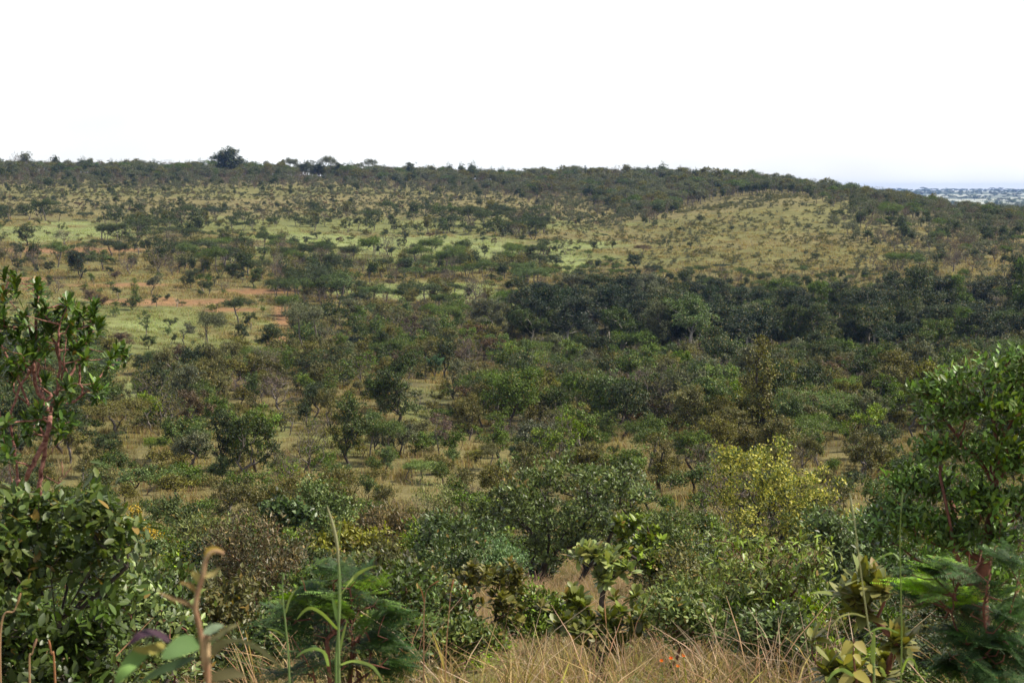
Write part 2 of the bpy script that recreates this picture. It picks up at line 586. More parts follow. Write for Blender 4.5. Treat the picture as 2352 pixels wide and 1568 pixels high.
def leaf_mesh_arrays(P, d, up, Ln, Wd, tmpl):
    V0, F0 = tmpl
    d, s, n = leaf_frames(P, d, up)
    Ln = np.broadcast_to(Ln, (len(P),))
    Wd = np.broadcast_to(Wd, (len(P),))
    V = P[:, None, :] + V0[None, :, 0:1] * (Ln[:, None, None] * d[:, None, :]) + V0[None, :, 1:2] * (Wd[:, None, None] * s[:, None, :]) + V0[None, :, 2:3] * (Wd[:, None, None] * n[:, None, :])
    Fc = F0[None] + (np.arange(len(P)) * len(V0))[:, None, None]
    return V.reshape(-1, 3), Fc.reshape(-1, F0.shape[1]), len(F0)

def leaf_cloud(rng, tips, centre, per, rc, mode='spread', up_bias=0.3, out_bias=0.5, droop=0.0):
    """positions, directions, normals of the leaves round each twig tip"""
    tips = np.asarray(tips)
    n = len(tips) * per
    Pt = np.repeat(tips, per, 0)
    o = unit(Pt - centre + np.array([0, 0, 0.4]))
    if mode == 'rosette':
        ax = unit(o + np.array([0, 0, 0.9]) + rng.normal(size=(n, 3)) * 0.0)
        ax = np.repeat(unit(unit(tips - centre) * 0.5 + np.array([0, 0, 0.9]) + rng.normal(size=(len(tips), 3)) * 0.25), per, 0)
        dr = unit(ax * rng.uniform(0.0, 1.1, (n, 1)) + runit(rng, n))
        Pt = Pt - ax * rng.uniform(0, rc, (n, 1)) + runit(rng, n) * 0.008
        up = unit(ax + np.array([0, 0, 0.5]) + runit(rng, n) * 0.35)
    else:
        Pt = Pt + rng.normal(size=(n, 3)) * np.array([rc, rc, rc * 0.7])
        dr = unit(o * out_bias + runit(rng, n) + np.array([0, 0, up_bias - droop]))
        off = Pt - np.repeat(tips, per, 0)
        up = unit(np.array([0, 0, 0.55]) + runit(rng, n) * 0.5 + o * 0.65 + unit(off) * 0.4)
    tipr = np.repeat(rng.random(len(tips)), per)
    rnd = np.clip(0.62 * rng.random(n) + 0.38 * tipr, 0, 0.999)
    return Pt, dr, up, rnd

def lump_points(rng, lumps, n, shell=0.55):
    lumps = np.asarray(lumps, float)
    w = np.cbrt(lumps[:, 3] * lumps[:, 4] * lumps[:, 5]) ** 2
    k = rng.choice(len(lumps), n, p=w / w.sum())
    r = rng.random((n, 1)) ** (shell / 1.5)
    r = r * (rng.uniform(0.72, 1.18, len(lumps))[k])[:, None]
    r[rng.random(n) < 0.12] *= 1.5
    p = lumps[k, :3] + runit(rng, n) * r * lumps[k, 3:6]
    return p

# ------------------------------------------------------------------ tree kinds of the valley: each prototype is a wood mesh and a leaf mesh
def lumps_for(kind, w, h, rng):
    a = lambda n: rng.random(n) * 2 * PI
    L = []
    if kind == 'round':
        for k in range(9):
            t, r, zz = rng.random() * 2 * PI, rng.random() ** 0.5 * w * 0.30, rng.uniform(0.34, 0.86)
            s = w * rng.uniform(0.17, 0.27)
            L.append((r * math.cos(t), r * math.sin(t), zz * h, s, s, min(s * 0.85, h * 0.16)))
        L.append((0, 0, 0.62 * h, w * 0.28, w * 0.28, h * 0.26))
    elif kind == 'umbrella':
        for k in range(11):
            t, r = rng.random() * 2 * PI, rng.random() ** 0.5 * w * 0.38
            s = w * rng.uniform(0.13, 0.2)
            L.append((r * math.cos(t), r * math.sin(t), h * (0.86 - 0.5 * (r / w) ** 1.5 + rng.uniform(-0.09, 0.05)), s, s, h * 0.10))
    elif kind == 'open':
        for k in range(9):
            t, r = rng.random() * 2 * PI, (0.15 + 0.85 * rng.random() ** 0.5) * w * 0.38
            s = w * rng.uniform(0.13, 0.2)
            L.append((r * math.cos(t), r * math.sin(t), h * rng.uniform(0.38, 0.9), s, s, s * 0.75))
    elif kind == 'column':
        for k in range(9):
            t, r, zz = rng.random() * 2 * PI, rng.random() * w * 0.18, 0.25 + 0.68 * k / 8
            s = w * (0.34 - 0.16 * abs(zz - 0.5)) * rng.uniform(0.85, 1.1)
            L.append((r * math.cos(t), r * math.sin(t), zz * h, s, s, h * 0.09))
    elif kind == 'tall':
        for k in range(11):
            zz = rng.uniform(0.45, 0.92)
            t, r = rng.random() * 2 * PI, rng.random() ** 0.5 * w * 0.34 * (1.15 - abs(zz - 0.62))
            s = w * rng.uniform(0.14, 0.22)
            L.append((r * math.cos(t), r * math.sin(t), zz * h, s, s, s * 0.62))
    elif kind == 'bush':
        for k in range(8):
            t, r = rng.random() * 2 * PI, rng.random() ** 0.5 * w * 0.34
            s = w * rng.uniform(0.15, 0.24)
            L.append((r * math.cos(t), r * math.sin(t), h * rng.uniform(0.3, 0.8), s, s, h * 0.17))
    return L

def make_kind(seed, kind, w, h, tips=85, per=34, leaf=(0.15, 0.08), rc=0.16, lmat=None, bark=None, stems=1, fork=0.3, rb=None, crook=0.35, fill=0.55, tmpl=T_RHOMB, sides=5, lean=0.12, name='tree', droop=0.0):
    rng = np.random.default_rng(seed)
    lum = lumps_for(kind, w, h, rng)
    pts = lump_points(rng, lum, tips, fill)
    pts[:, 2] = np.maximum(pts[:, 2], 0.08 * h)
    sk = Skel(np.array([0, 0, -0.25]))
    for s in range(stems):
        off = np.array([rng.normal() * 0.06 * w, rng.normal() * 0.06 * w, 0]) if stems > 1 else np.zeros(3)
        top = np.array([rng.normal() * lean * w, rng.normal() * lean * w, fork * h]) + off * 2
        k = 4
        prev = sk.P[0]
        tp = [prev + (top - prev) * (i / k) + (rng.normal(size=3) * 0.026 * w * crook if i < k else 0) for i in range(1, k + 1)]
        sk.line(tp, 0)
    order = np.argsort(np.linalg.norm(pts - np.array([0, 0, fork * h]), axis=1))
    for i in order:
        sk.grow(pts[i], rng, step=0.07 * max(w, h) + 0.06, crook=crook, alpha=0.3, minidx=3)
    wv, wq = sk.tubes(rb or 0.022 * h + 0.02, 0.006 + 0.0012 * h, sides)
    wood = mesh(name + '_wood', wv, [wq], [bark], smooth=True)
    crown = None
    if per > 0:
        tp = sk.P[sk.tips]
        P, d, up, rnd = leaf_cloud(rng, tp, np.array([0, 0, 0.45 * h]), per, rc, droop=droop)
        sz = rng.uniform(0.75, 1.25, len(P))
        V, Fc, k = leaf_mesh_arrays(P, d, up, leaf[0] * sz, leaf[1] * sz, tmpl)
        crown = mesh(name + '_leaves', V, [Fc], [lmat], rnd=[np.repeat(rnd, k)])
    return {'wood': wood, 'crown': crown, 'w': w, 'h': h, 'wv': wv, 'wq': wq}

KINDS = {
    'domed':    [make_kind(90, 'round', 14.0, 10.5, 330, 46, (0.36, 0.22), 0.42, M_LEAF, B_DARK, fork=0.22, stems=2)],
    'round':    [make_kind(100 + i, 'round', 4.6, 4.6, 110, 46, (0.17, 0.09), lmat=M_LEAF, bark=B_DARK, fork=0.24) for i in range(3)],
    'big':      [make_kind(150 + i, 'round', 8.0, 6.2, 210, 52, (0.18, 0.095), 0.22, M_LEAF, B_DARK, fork=0.2, stems=2) for i in range(2)],
    'open':     [make_kind(200 + i, 'open', 4.2, 4.3, 100, 42, (0.16, 0.09), 0.14, M_LEAF, B_GREY, fork=0.34, crook=0.7, lean=0.16) for i in range(4)],
    'umbrella': [make_kind(300 + i, 'umbrella', 6.2, 4.4, 150, 48, (0.15, 0.07), 0.19, M_MATT, B_GREY, stems=3, fork=0.3, crook=0.4, lean=0.1) for i in range(3)],
    'column':   [make_kind(350 + i, 'column', 2.7, 5.0, 85, 36, (0.14, 0.07), 0.15, M_LEAF, B_DARK, fork=0.2) for i in range(2)],
    'slender':  [make_kind(380 + i, 'open', 2.4, 4.8, 50, 26, (0.14, 0.08), 0.13, M_LEAF, B_GREY, fork=0.55, rb=0.07, crook=0.5) for i in range(2)],
    'dry':      [make_kind(400 + i, 'round', 4.6, 4.4, 230, 5, (0.12, 0.055), 0.10, M_LEAF, B_GREY, stems=2, fork=0.26, crook=0.5) for i in range(3)],
    'bare':     [make_kind(450 + i, 'open', 2.6, 4.2, 60, 0, bark=B_PALE, stems=2, fork=0.3, crook=0.5) for i in range(2)],
    'tall':     [make_kind(500 + i, 'tall', 6.4, 9.5, 190, 52, (0.21, 0.11), 0.24, M_LEAF, B_PALE if i % 2 == 0 else B_GREY, fork=0.42, rb=0.17, crook=0.35) for i in range(4)],
    'nearbush': [make_kind(650 + i, 'bush', 1.9, 1.6, 80, 44, (0.09, 0.045), 0.09, (M_GLOSS, M_LEAF, M_OLIVE)[i % 3], (B_DARK, B_RUST)[i % 2], stems=5, fork=0.25, crook=0.5, lean=0.25) for i in range(6)],
    'bush':     [make_kind(600 + i, 'bush', 2.3, 1.7, 64, 34, (0.11, 0.06), 0.11, M_LEAF, B_DARK, stems=4, fork=0.25, crook=0.5, lean=0.2) for i in range(4)],
}

# labels of neighbours that look alike are completed by what ranks them (see finish_labels)
PLACED = []      # dicts of every individually placed valley plant
TINT = {'dark': ((0.040, 0.058, 0.021), 'dark green'), 'green': ((0.070, 0.108, 0.030), 'mid green'), 'fresh': ((0.115, 0.175, 0.036), 'fresh green'),
        'olive': ((0.110, 0.110, 0.036), 'olive green'), 'brown': ((0.095, 0.070, 0.038), 'brownish'), 'mauve': ((0.125, 0.092, 0.078), 'greyish mauve'),
        'blue': ((0.060, 0.108, 0.058), 'bluish green'), 'grey': ((0.095, 0.105, 0.062), 'grey green'), 'pale': ((0.18, 0.205, 0.09), 'pale green'),
        'orange': ((0.17, 0.125, 0.055), 'orange tinged'), 'yellow': ((0.30, 0.27, 0.045), 'yellow green'), 'blackish': ((0.024, 0.038, 0.018), 'blackish green')}
FORM = {'round': ('savanna_tree', 'rounded tree'), 'big': ('spreading_tree', 'broad spreading tree'), 'open': ('crooked_tree', 'open crooked tree'),
        'umbrella': ('umbrella_tree', 'flat-topped tree'), 'column': ('upright_tree', 'narrow upright tree'), 'slender': ('slender_tree', 'slender thin-trunked tree'),
        'dry': ('dry_tree', 'twiggy half-bare tree'), 'bare': ('bare_tree', 'bare leafless tree'), 'tall': ('forest_tree', 'tall forest tree'), 'bush': ('shrub', 'low shrub'), 'nearbush': ('leafy_bush', 'leafy bush'), 'domed': ('domed_tree', 'big domed tree')}

def place(kind, x, y, w, h, tint, zone, var=None, rot=None, label=None, bark=None):
    ps = KINDS[kind]
    p = ps[int(R.integers(len(ps))) if var is None else var % len(ps)]
    nm, form = FORM[kind]
    root = bpy.data.objects.new(nm, None)
    C.objects.link(root)
    root.empty_display_size = 0.3
    root.location = (x, y, float(gz(x, y)) - 0.03)
    root.rotation_euler = (0, 0, R.random() * 2 * PI if rot is None else rot)
    sx = w / p['w']
    root.scale = (sx, sx * R.uniform(0.92, 1.08), h / p['h'])
    link('trunk', p['wood'], root)
    if p['crown'] is not None:
        c = link('crown', p['crown'], root)
        b = np.array(TINT[tint][0]) * R.uniform(0.85, 1.18)
        c.color = (*b, 1)
    root['category'] = 'shrub' if kind in ('bush', 'nearbush') else 'tree'
    PLACED.append(dict(o=root, kind=kind, tint=tint, zone=zone, u=None, x=x, y=y, h=h, label=label))
    return root

def zone_of(u, v):
    if v < 415 + max(0, (u - 900)) * 0.10 and u < 1950: return 'on the ridge top'
    if v < 505 and u < 1250: return 'on the tan slope'
    if v < 640 and u >= 1250: return 'on the grassy spur'
    if v < 598 and u < 330: return 'by the upper red soil'
    if v < 598: return 'on the green flat'
    if v < 662 and u < 650: return 'between the red soil strips'
    if v < 662: return 'in the wood belt'
    if v < 790 and u < 610: return 'on the left meadow'
    if v < 720 and u < 1260: return 'by the pale clearing'
    if v < 850 and u > 600: return 'in the gallery forest'
    if v < 960: return 'at the forest edge' if u > 600 else 'in the left thicket'
    if v < 1090: return 'in the valley scrub'
    if v < 1230: return 'in the foot-slope scrub'
    return 'on the near slope'

# trees that can be recognised one by one: u, v of the foot, width, height in the picture, kind, colour
HAND = """
182 642 65 68 round blackish|258 589 76 36 umbrella dark|60 565 65 48 round dark|150 565 60 40 dry brown|166 581 18 20 bush dark|338 582 28 34 round dark
295 632 62 44 dry mauve|397 634 52 46 dry brown|235 622 60 46 open green|252 639 26 26 open dark|268 641 32 24 bush brown|310 706 34 66 column green
303 712 52 32 bush dark|270 690 28 30 open dark|205 695 56 36 big brown|240 702 32 26 bush brown|131 675 46 48 dry brown|115 663 26 30 round dark
83 632 16 24 open dark|112 628 30 30 round dark|42 625 30 30 open dark|213 656 18 28 open green|352 680 42 46 open grey|360 706 28 28 open dark
406 706 20 26 bare grey|386 690 18 20 bush dark|440 664 50 50 big dark|470 670 42 40 open green|461 684 16 20 bush dark|515 668 46 30 dry brown
479 681 30 40 open dark|585 660 46 46 round dark|530 640 50 36 round dark|557 650 30 26 open dark|495 508 76 33 umbrella blackish|465 508 40 22 umbrella dark
482 549 34 17 umbrella green|425 546 46 22 umbrella dark|385 546 56 25 umbrella dark|135 509 40 27 umbrella dark|198 508 40 20 umbrella dark|8 509 28 36 round dark
57 496 50 26 round dark|315 493 40 28 round dark|182 477 22 15 open brown|414 479 18 15 open dark|598 496 30 18 umbrella blackish|560 531 40 22 umbrella dark
605 557 32 28 open dark|458 531 22 20 round dark|689 521 35 23 umbrella dark|632 521 40 22 umbrella dark|749 521 30 20 open dark|765 471 22 20 open dark
725 551 32 22 open dark|603 590 40 26 round green|804 559 22 15 umbrella dark|778 561 20 17 open brown|702 561 24 18 open dark|932 559 25 43 column blackish
922 574 25 25 open dark|906 536 25 31 open dark|883 551 20 25 open dark|872 587 25 27 open blackish|846 575 25 19 open blackish|896 593 22 26 open dark
989 548 20 17 open brown|968 547 18 14 bush dark|997 501 25 14 umbrella dark|1074 539 46 22 umbrella dark|1111 564 25 21 umbrella dark|1134 564 17 17 open brown
1113 591 28 29 round dark|823 531 27 33 open dark|1000 576 20 38 column dark|896 667 26 24 umbrella brown|875 673 29 22 round green|918 679 17 22 open dark
1003 678 25 41 slender brown|955 634 30 22 umbrella green|995 636 66 22 umbrella green|1087 679 52 50 dry olive|1028 650 50 40 dry brown|336 781 40 72 slender dark
393 755 33 29 open dark|427 791 44 46 open grey|478 819 82 110 umbrella grey|397 797 22 30 open dark|553 791 44 52 round dark|550 747 92 66 umbrella dark
576 758 40 40 open dark|340 803 42 34 round dark|285 801 62 42 round brown|333 861 92 56 round dark|400 846 72 46 round dark|440 906 112 82 big dark
385 916 78 70 round dark|490 986 78 86 round green|447 1006 52 52 open fresh|265 1006 195 90 umbrella olive|350 1061 92 62 umbrella fresh|250 1082 115 90 round dark
440 1096 105 110 open grey|640 946 115 96 dry mauve|580 856 112 62 umbrella green|515 1041 42 70 bare grey|560 1092 64 70 open olive|705 809 135 120 umbrella grey
622 786 56 44 round dark|800 813 72 48 round blackish|840 807 52 38 open pale|825 756 36 42 bare mauve|815 746 78 62 round grey|757 726 38 28 round fresh
872 771 48 42 round green|990 806 62 78 tall grey|1152 806 52 118 tall grey|1075 846 84 86 dry mauve|1180 992 195 155 big green|850 851 98 52 dry brown
870 891 58 72 open olive|830 876 34 30 open pale|900 986 135 152 round dark|962 941 34 52 slender dark|803 994 44 42 umbrella blackish|775 866 42 52 dry mauve
700 861 72 62 round green|715 931 62 76 open fresh|735 1013 78 62 dry brown|665 1001 52 76 slender grey|860 1026 84 68 open olive|927 1041 46 72 slender dark
965 1051 88 62 round green|1010 1046 52 112 slender mauve|1125 1076 74 62 umbrella olive|1160 1031 84 74 dry mauve|1187 1067 42 52 round blue|1000 871 52 58 round blue
890 1091 62 72 round green|955 1111 125 54 umbrella fresh|665 1091 74 48 umbrella green|633 1061 36 62 bare grey|1350 801 42 138 bare grey|1304 752 44 74 bare grey
1310 851 88 38 umbrella green|1430 831 92 64 round green|1515 801 74 58 round grey|1615 801 94 54 round grey|1490 871 135 74 big dark|1740 1016 135 245 column olive
1395 926 112 78 umbrella green|1398 1016 62 82 column green|1457 1001 42 72 slender brown|1510 986 48 62 open brown|1620 986 114 88 round green|1556 1006 32 62 slender green
1325 991 88 74 dry olive|1270 1091 114 112 open fresh|1365 1081 64 64 open green|1410 1051 30 36 open dark|1515 1132 94 142 column olive|1665 906 74 52 dry orange
1600 901 104 72 dry mauve|1560 1061 54 58 round dark|1620 1102 74 92 round green|1855 981 94 114 round dark|1958 941 98 78 umbrella fresh|1985 881 115 52 dry mauve
2030 986 62 142 slender green|2055 911 32 54 bare mauve|1930 986 74 64 round dark|1835 1051 114 84 round green|1955 1036 64 54 round dark|1990 1091 84 78 round fresh
2015 1011 32 44 bare mauve|2055 976 44 34 round dark|2085 772 114 84 round blackish|2260 722 135 92 big blackish|2200 792 114 58 umbrella green|2320 770 110 90 big blackish
2150 606 19 29 column dark|2078 569 26 23 open dark|2084 601 36 23 dry brown|1873 601 29 21 round dark|2010 571 28 20 open dark|2045 523 42 29 round dark
1920 499 32 17 round dark|2188 479 32 18 round dark|1608 513 24 19 round dark|1559 533 15 13 bush dark|1681 533 17 15 bush dark|1585 573 20 19 open dark
1655 621 42 15 umbrella blackish|1398 484 36 34 round dark|1387 548 23 11 umbrella dark|1364 578 28 27 round dark|1408 575 20 25 open dark|1475 587 50 25 umbrella brown
1455 621 58 40 round blackish|1495 631 48 24 round dark|1246 586 50 33 round dark|1270 616 62 32 round dark|1700 770 90 110 tall blackish|1600 745 100 100 tall blackish
1500 740 100 105 tall blackish|1410 765 90 115 tall blackish|1800 760 90 100 tall dark|1260 770 80 100 tall dark|1215 780 70 95 tall dark|1900 770 100 85 round dark
522 400 98 60 domed dark|755 402 50 46 umbrella grey|667 400 36 40 umbrella grey|735 402 44 30 round dark|780 402 44 29 round dark|700 400 40 28 round dark|945 402 36 31 round dark|60 384 36 36 round grey|128 388 24 32 round dark
1228 410 40 26 umbrella grey|1345 404 12 24 column dark|1456 402 11 20 column dark|1486 402 12 20 column dark|1600 408 22 20 round grey|1812 424 34 22 umbrella dark
"""
SPECIAL = {
    (182, 642): 'blackish round-crowned tree with splayed stems beside the lower red soil strip',
    (258, 589): 'flat-topped green tree standing on the upper red soil strip',
    (310, 706): 'narrow upright green tree rising from low bushes on the left meadow',
    (495, 508): 'largest flat-topped dark tree on the edge of the tan slope',
    (336, 781): 'slender tree with small crown on a long thin trunk in the left meadow',
    (478, 819): 'umbrella-shaped grey-green tree on several thin stems at the meadow edge',
    (705, 809): 'large umbrella tree on many thin stems beside the patch of red soil',
    (932, 559): 'tall dark two-tiered tree on the light green flat',
    (1152, 806): 'forest tree with a straight white trunk at the front of the dark forest',
    (1350, 801): 'dead pale tree with forked top in front of the dark forest',
    (1740, 1016): 'tallest orange-tinged airy tree standing above the valley scrub',
    (1075, 846): 'big mauve leafless tree below the white-trunked forest tree',
    (1180, 992): 'broadest round green tree in the middle of the valley scrub',
    (900, 986): 'dark dense tree with reddish trunks in the grassy clearing',
    (265, 1006): 'wide olive-brown flat-topped tree right of the red-barked tree',
    (640, 946): 'wide mauve twiggy tree left of the dark dense clearing tree',
    (1398, 1016): 'dense bright green pillar-shaped tree by a dry grass gap',
    (1958, 941): 'fresh green mushroom-shaped tree in front of a mauve dome',
    (1985, 881): 'pinkish mauve twiggy dome behind the mushroom-shaped tree',
    (955, 1111): 'low feathery bright green tree with a wide flat crown in dry grass',
    (522, 400): 'big domed tree standing out highest on the ridge skyline',
    (755, 402): 'flat-topped see-through tree on the skyline right of the big dome',
    (667, 400): 'smaller flat-topped tree on the skyline next to the see-through one',
    (945, 402): 'small dark round tree poking above the middle of the skyline',
    (2260, 722): 'large blackish crown in the dark wood near the right edge',
    (1455, 621): 'blackish domed tree at the foot of the grassy spur',
    (1475, 587): 'brownish flat-topped tree just above the blackish dome on the spur',
    (896, 667): 'small brown mushroom-shaped tree on the pale grass clearing',
    (2150, 606): 'narrow dark upright tree on the right of the spur',
    (1010, 1046): 'thin pale-trunked tree with a sparse mauve crown in dry grass',
    (1345, 404): 'leftmost of three tiny pointed trees on the hilltop skyline',
    (1456, 402): 'middle one of three tiny pointed trees on the hilltop skyline',
    (1486, 402): 'rightmost of three tiny pointed trees on the hilltop skyline',
    (803, 994): 'small blackish umbrella tree left of the dark dense clearing tree',
    (1655, 621): 'low blackish spreading tree at the lower edge of the spur grass',
}
occ, VIS = [], []
for it in HAND.replace('\n', '|').split('|'):
    it = it.split()
    if len(it) != 6: continue
    u, v, w, h = map(float, it[:4])
    dmin = 45 if v > 430 else 560
    if v < 430: # skyline trees stand on the crest
        a, _ = ray(u, v)
        D = 640.0 if u < 1700 else 600.0
        x, y = D * math.sin(a), D * math.cos(a)
    else:
        x, y, D = cast(u, v, dmin)
        if D > 560: D = 560; a, _ = ray(u, v); x, y = D * math.sin(a), D * math.cos(a)
    wm, hm = w * D / F, h * D / F
    if v < 430:
        top = pt(u, v - h, D)[2]
        hm = max(top - float(gz(x, y)), 3.0)
    place(it[4], x, y, max(wm, 0.5), max(hm, 0.5), it[5], zone_of(u, v), label=SPECIAL.get((int(u), int(v))))
    occ.append((x, y, wm * 0.5))
    if v > 470 and ((int(u), int(v)) in SPECIAL or (u < 620 and v < 830) or v < 600): VIS.append((u, v, w, h, D))

# ------------------------------------------------------------------ the rest of the bush, by how thickly each stretch is grown
GAPS = [(560, 985, 90, 45), (770, 1035, 80, 32), (900, 1005, 70, 20), (970, 935, 55, 50), (1060, 1050, 70, 28), (1500, 1035, 70, 45), (2080, 1040, 80, 55), (1930, 1040, 45, 45),
        (430, 1150, 170, 60), (950, 1140, 140, 55), (1560, 1190, 40, 35), (1010, 1230, 40, 60), (1100, 880, 60, 22), (820, 960, 40, 60), (300, 900, 35, 40),
        (250, 760, 330, 50), (460, 715, 220, 40), (640, 780, 40, 45), (1000, 668, 230, 20), (1180, 690, 110, 16), (850, 662, 60, 12),
        (120, 538, 210, 22), (960, 562, 270, 22), (720, 548, 140, 15), (1170, 582, 90, 18), (170, 576, 180, 14), (330, 655, 280, 18), (1310, 608, 40, 20), (330, 1230, 50, 30), (660, 1060, 60, 20), (880, 900, 40, 26), (1010, 990, 40, 30), (420, 1050, 70, 20), (700, 905, 30, 20)]
def density(u, v, nz=0.0):
    """plants per square metre, and the mix of kinds, at a spot of ground"""
    ridge_lo = np.interp(u, [0, 700, 1100, 1300, 1500, 1520, 1560, 1900], [414, 417, 432, 465, 500, 497, 484, 445])
    if u > 1560: ridge_lo = np.interp(u, [1560, 1700, 1800, 1900, 2000, 2150, 2352], [480, 452, 444, 456, 466, 488, 514])
    else: ridge_lo += nz * 34
    if v < ridge_lo: return 0.085, 'ridge'
    if v < ridge_lo + 22 and u < 1500: return 0.05, 'fringe'
    for gu, gv, ru, rv in GAPS:
        if ((u - gu) / ru) ** 2 + ((v - gv) / rv) ** 2 < (1.5 if v > 850 and u < 1150 else 1) + nz:
            return (0.006 if v < 900 else 0.03), 'gap'
    if u < 1250 and v < 500 + nz * 30: return 0.075 + 0.03 * max(0, (u - 800) / 450), 'slope'
    spur_lo = np.interp(u, [1250, 1330, 1500, 1700, 2352], [560, 590, 622, 632, 640])
    if u >= 1250 and v < spur_lo:
        if u > 1880 + (v - 440) * 0.9 + nz * 200: return 0.06, 'thick'
        if u < 1420 and v < 530: return 0.085, 'slope'
        return 0.055, 'spur'
    if v < 565: return 0.042, 'flat'
    if v < 600: return 0.085, 'belt' if u > 420 else 'flat'
    if v < 650: return (0.15 if u > 400 else 0.05), 'belt'
    if u < 620 and v < 828: return 0.010, 'gap'
    if v < 720 and u < 1260: return 0.085, 'belt'
    if v < 735: return (0.13 if v > 670 + 40 * nz else 0.07), 'belt'
    fl = float(np.interp(u, [640, 900, 1150, 1300, 1750, 1900, 2020, 2352], [0.0, 0.25, 0.6, 1.0, 1.0, 0.45, 1.0, 1.0])) + nz * 0.9
    if v < (850 if u > 1250 else 830): return (0.13, 'forest') if fl > 0.5 else (0.17, 'wood')
    if v < 1090: return (0.25 if v < 1010 else 0.19), 'wood'
    return 0.20, 'scrub'

MIX = {
    'fringe': [('round', 'dark', 1), ('open', 'grey', 2), ('dry', 'brown', 1.5), ('bush', 'dark', 3), ('bush', 'olive', 2)],
    'ridge': [('round', 'dark', 3), ('round', 'olive', 2), ('open', 'grey', 2), ('umbrella', 'grey', 2), ('dry', 'brown', 2), ('umbrella', 'green', 1)],
    'gap': [('bush', 'olive', 3), ('bush', 'green', 3), ('open', 'dark', 0.4)],
    'slope': [('bush', 'dark', 2), ('bush', 'olive', 5), ('bush', 'grey', 4), ('bush', 'brown', 2), ('open', 'dark', 0.3), ('round', 'dark', 0.3), ('open', 'grey', 0.5)],
    'spur': [('bush', 'olive', 5), ('bush', 'grey', 4), ('bush', 'dark', 1), ('open', 'dark', 0.12)],
    'thick': [('round', 'dark', 2), ('bush', 'grey', 3), ('dry', 'brown', 1.5), ('open', 'grey', 2), ('umbrella', 'green', 0.8)],
    'flat': [('open', 'dark', 2), ('umbrella', 'dark', 1.5), ('bush', 'olive', 2), ('round', 'brown', 0.7), ('dry', 'brown', 0.6), ('bush', 'dark', 2)],
    'belt': [('umbrella', 'green', 1.8), ('umbrella', 'dark', 1.4), ('round', 'dark', 2.2), ('dry', 'brown', 2), ('open', 'olive', 2), ('bush', 'green', 1)],
    'forest': [('tall', 'blackish', 3.6), ('tall', 'dark', 2.4), ('tall', 'green', 0.5), ('umbrella', 'green', 1), ('dry', 'mauve', 0.7), ('round', 'dark', 1.6), ('tall', 'grey', 0.7)],
    'wood': [('round', 'olive', 1.2), ('open', 'fresh', 0.8), ('open', 'brown', 0.6), ('big', 'dark', 0.25), ('round', 'green', 2), ('round', 'dark', 2), ('open', 'olive', 2.2), ('umbrella', 'green', 1), ('dry', 'mauve', 0.4), ('dry', 'olive', 1), ('bush', 'green', 2), ('round', 'grey', 1), ('bush', 'olive', 1.5), ('column', 'green', 0.4)],
    'scrub': [('bush', 'green', 3), ('bush', 'olive', 3), ('open', 'olive', 2), ('bush', 'fresh', 1.5), ('round', 'green', 0.8), ('dry', 'brown', 0.7), ('bush', 'dark', 1.5)],
}
SIZE = {'round': (3.6, 4.2), 'big': (7, 5.5), 'open': (3.2, 3.6), 'umbrella': (5.2, 3.9), 'column': (2.2, 4.2), 'dry': (3.8, 3.8), 'tall': (5.8, 9.0), 'bush': (1.9, 1.4), 'slender': (2, 4)}
grid = {}
def crowded(x, y, r):
    cx, cy = int(x // 6), int(y // 6)
    for i in range(cx - 1, cx + 2):
        for j in range(cy - 1, cy + 2):
            for (px, py, pr) in grid.get((i, j), ()):
                if (x - px) ** 2 + (y - py) ** 2 < (0.55 * (r + pr)) ** 2:
                    return True
    return False
for x, y, r in occ:
    grid.setdefault((int(x // 6), int(y // 6)), []).append((x, y, r))
fill = []
VA = np.array(VIS)
n = 60000
aa = R.uniform(-0.40, 0.40, n)
DD = np.sqrt(R.uniform(46 ** 2, 720 ** 2, n))
DD[:14000] = np.sqrt(R.uniform(46 ** 2, 250 ** 2, 14000))
xx, yy = DD * np.sin(aa), DD * np.cos(aa)
zz = gz(xx, yy)
uu, vv = project(xx, yy, zz)
nzz = (fbm(xx, yy, 22.0) - 0.5) * 1.2
nzc = fbm(xx + 200, yy - 90, 17.0)
area_far = 0.5 * 0.80 * (720 ** 2 - 46 ** 2) / (n - 14000)
area_near = 0.5 * 0.80 * (250 ** 2 - 46 ** 2) / 14000
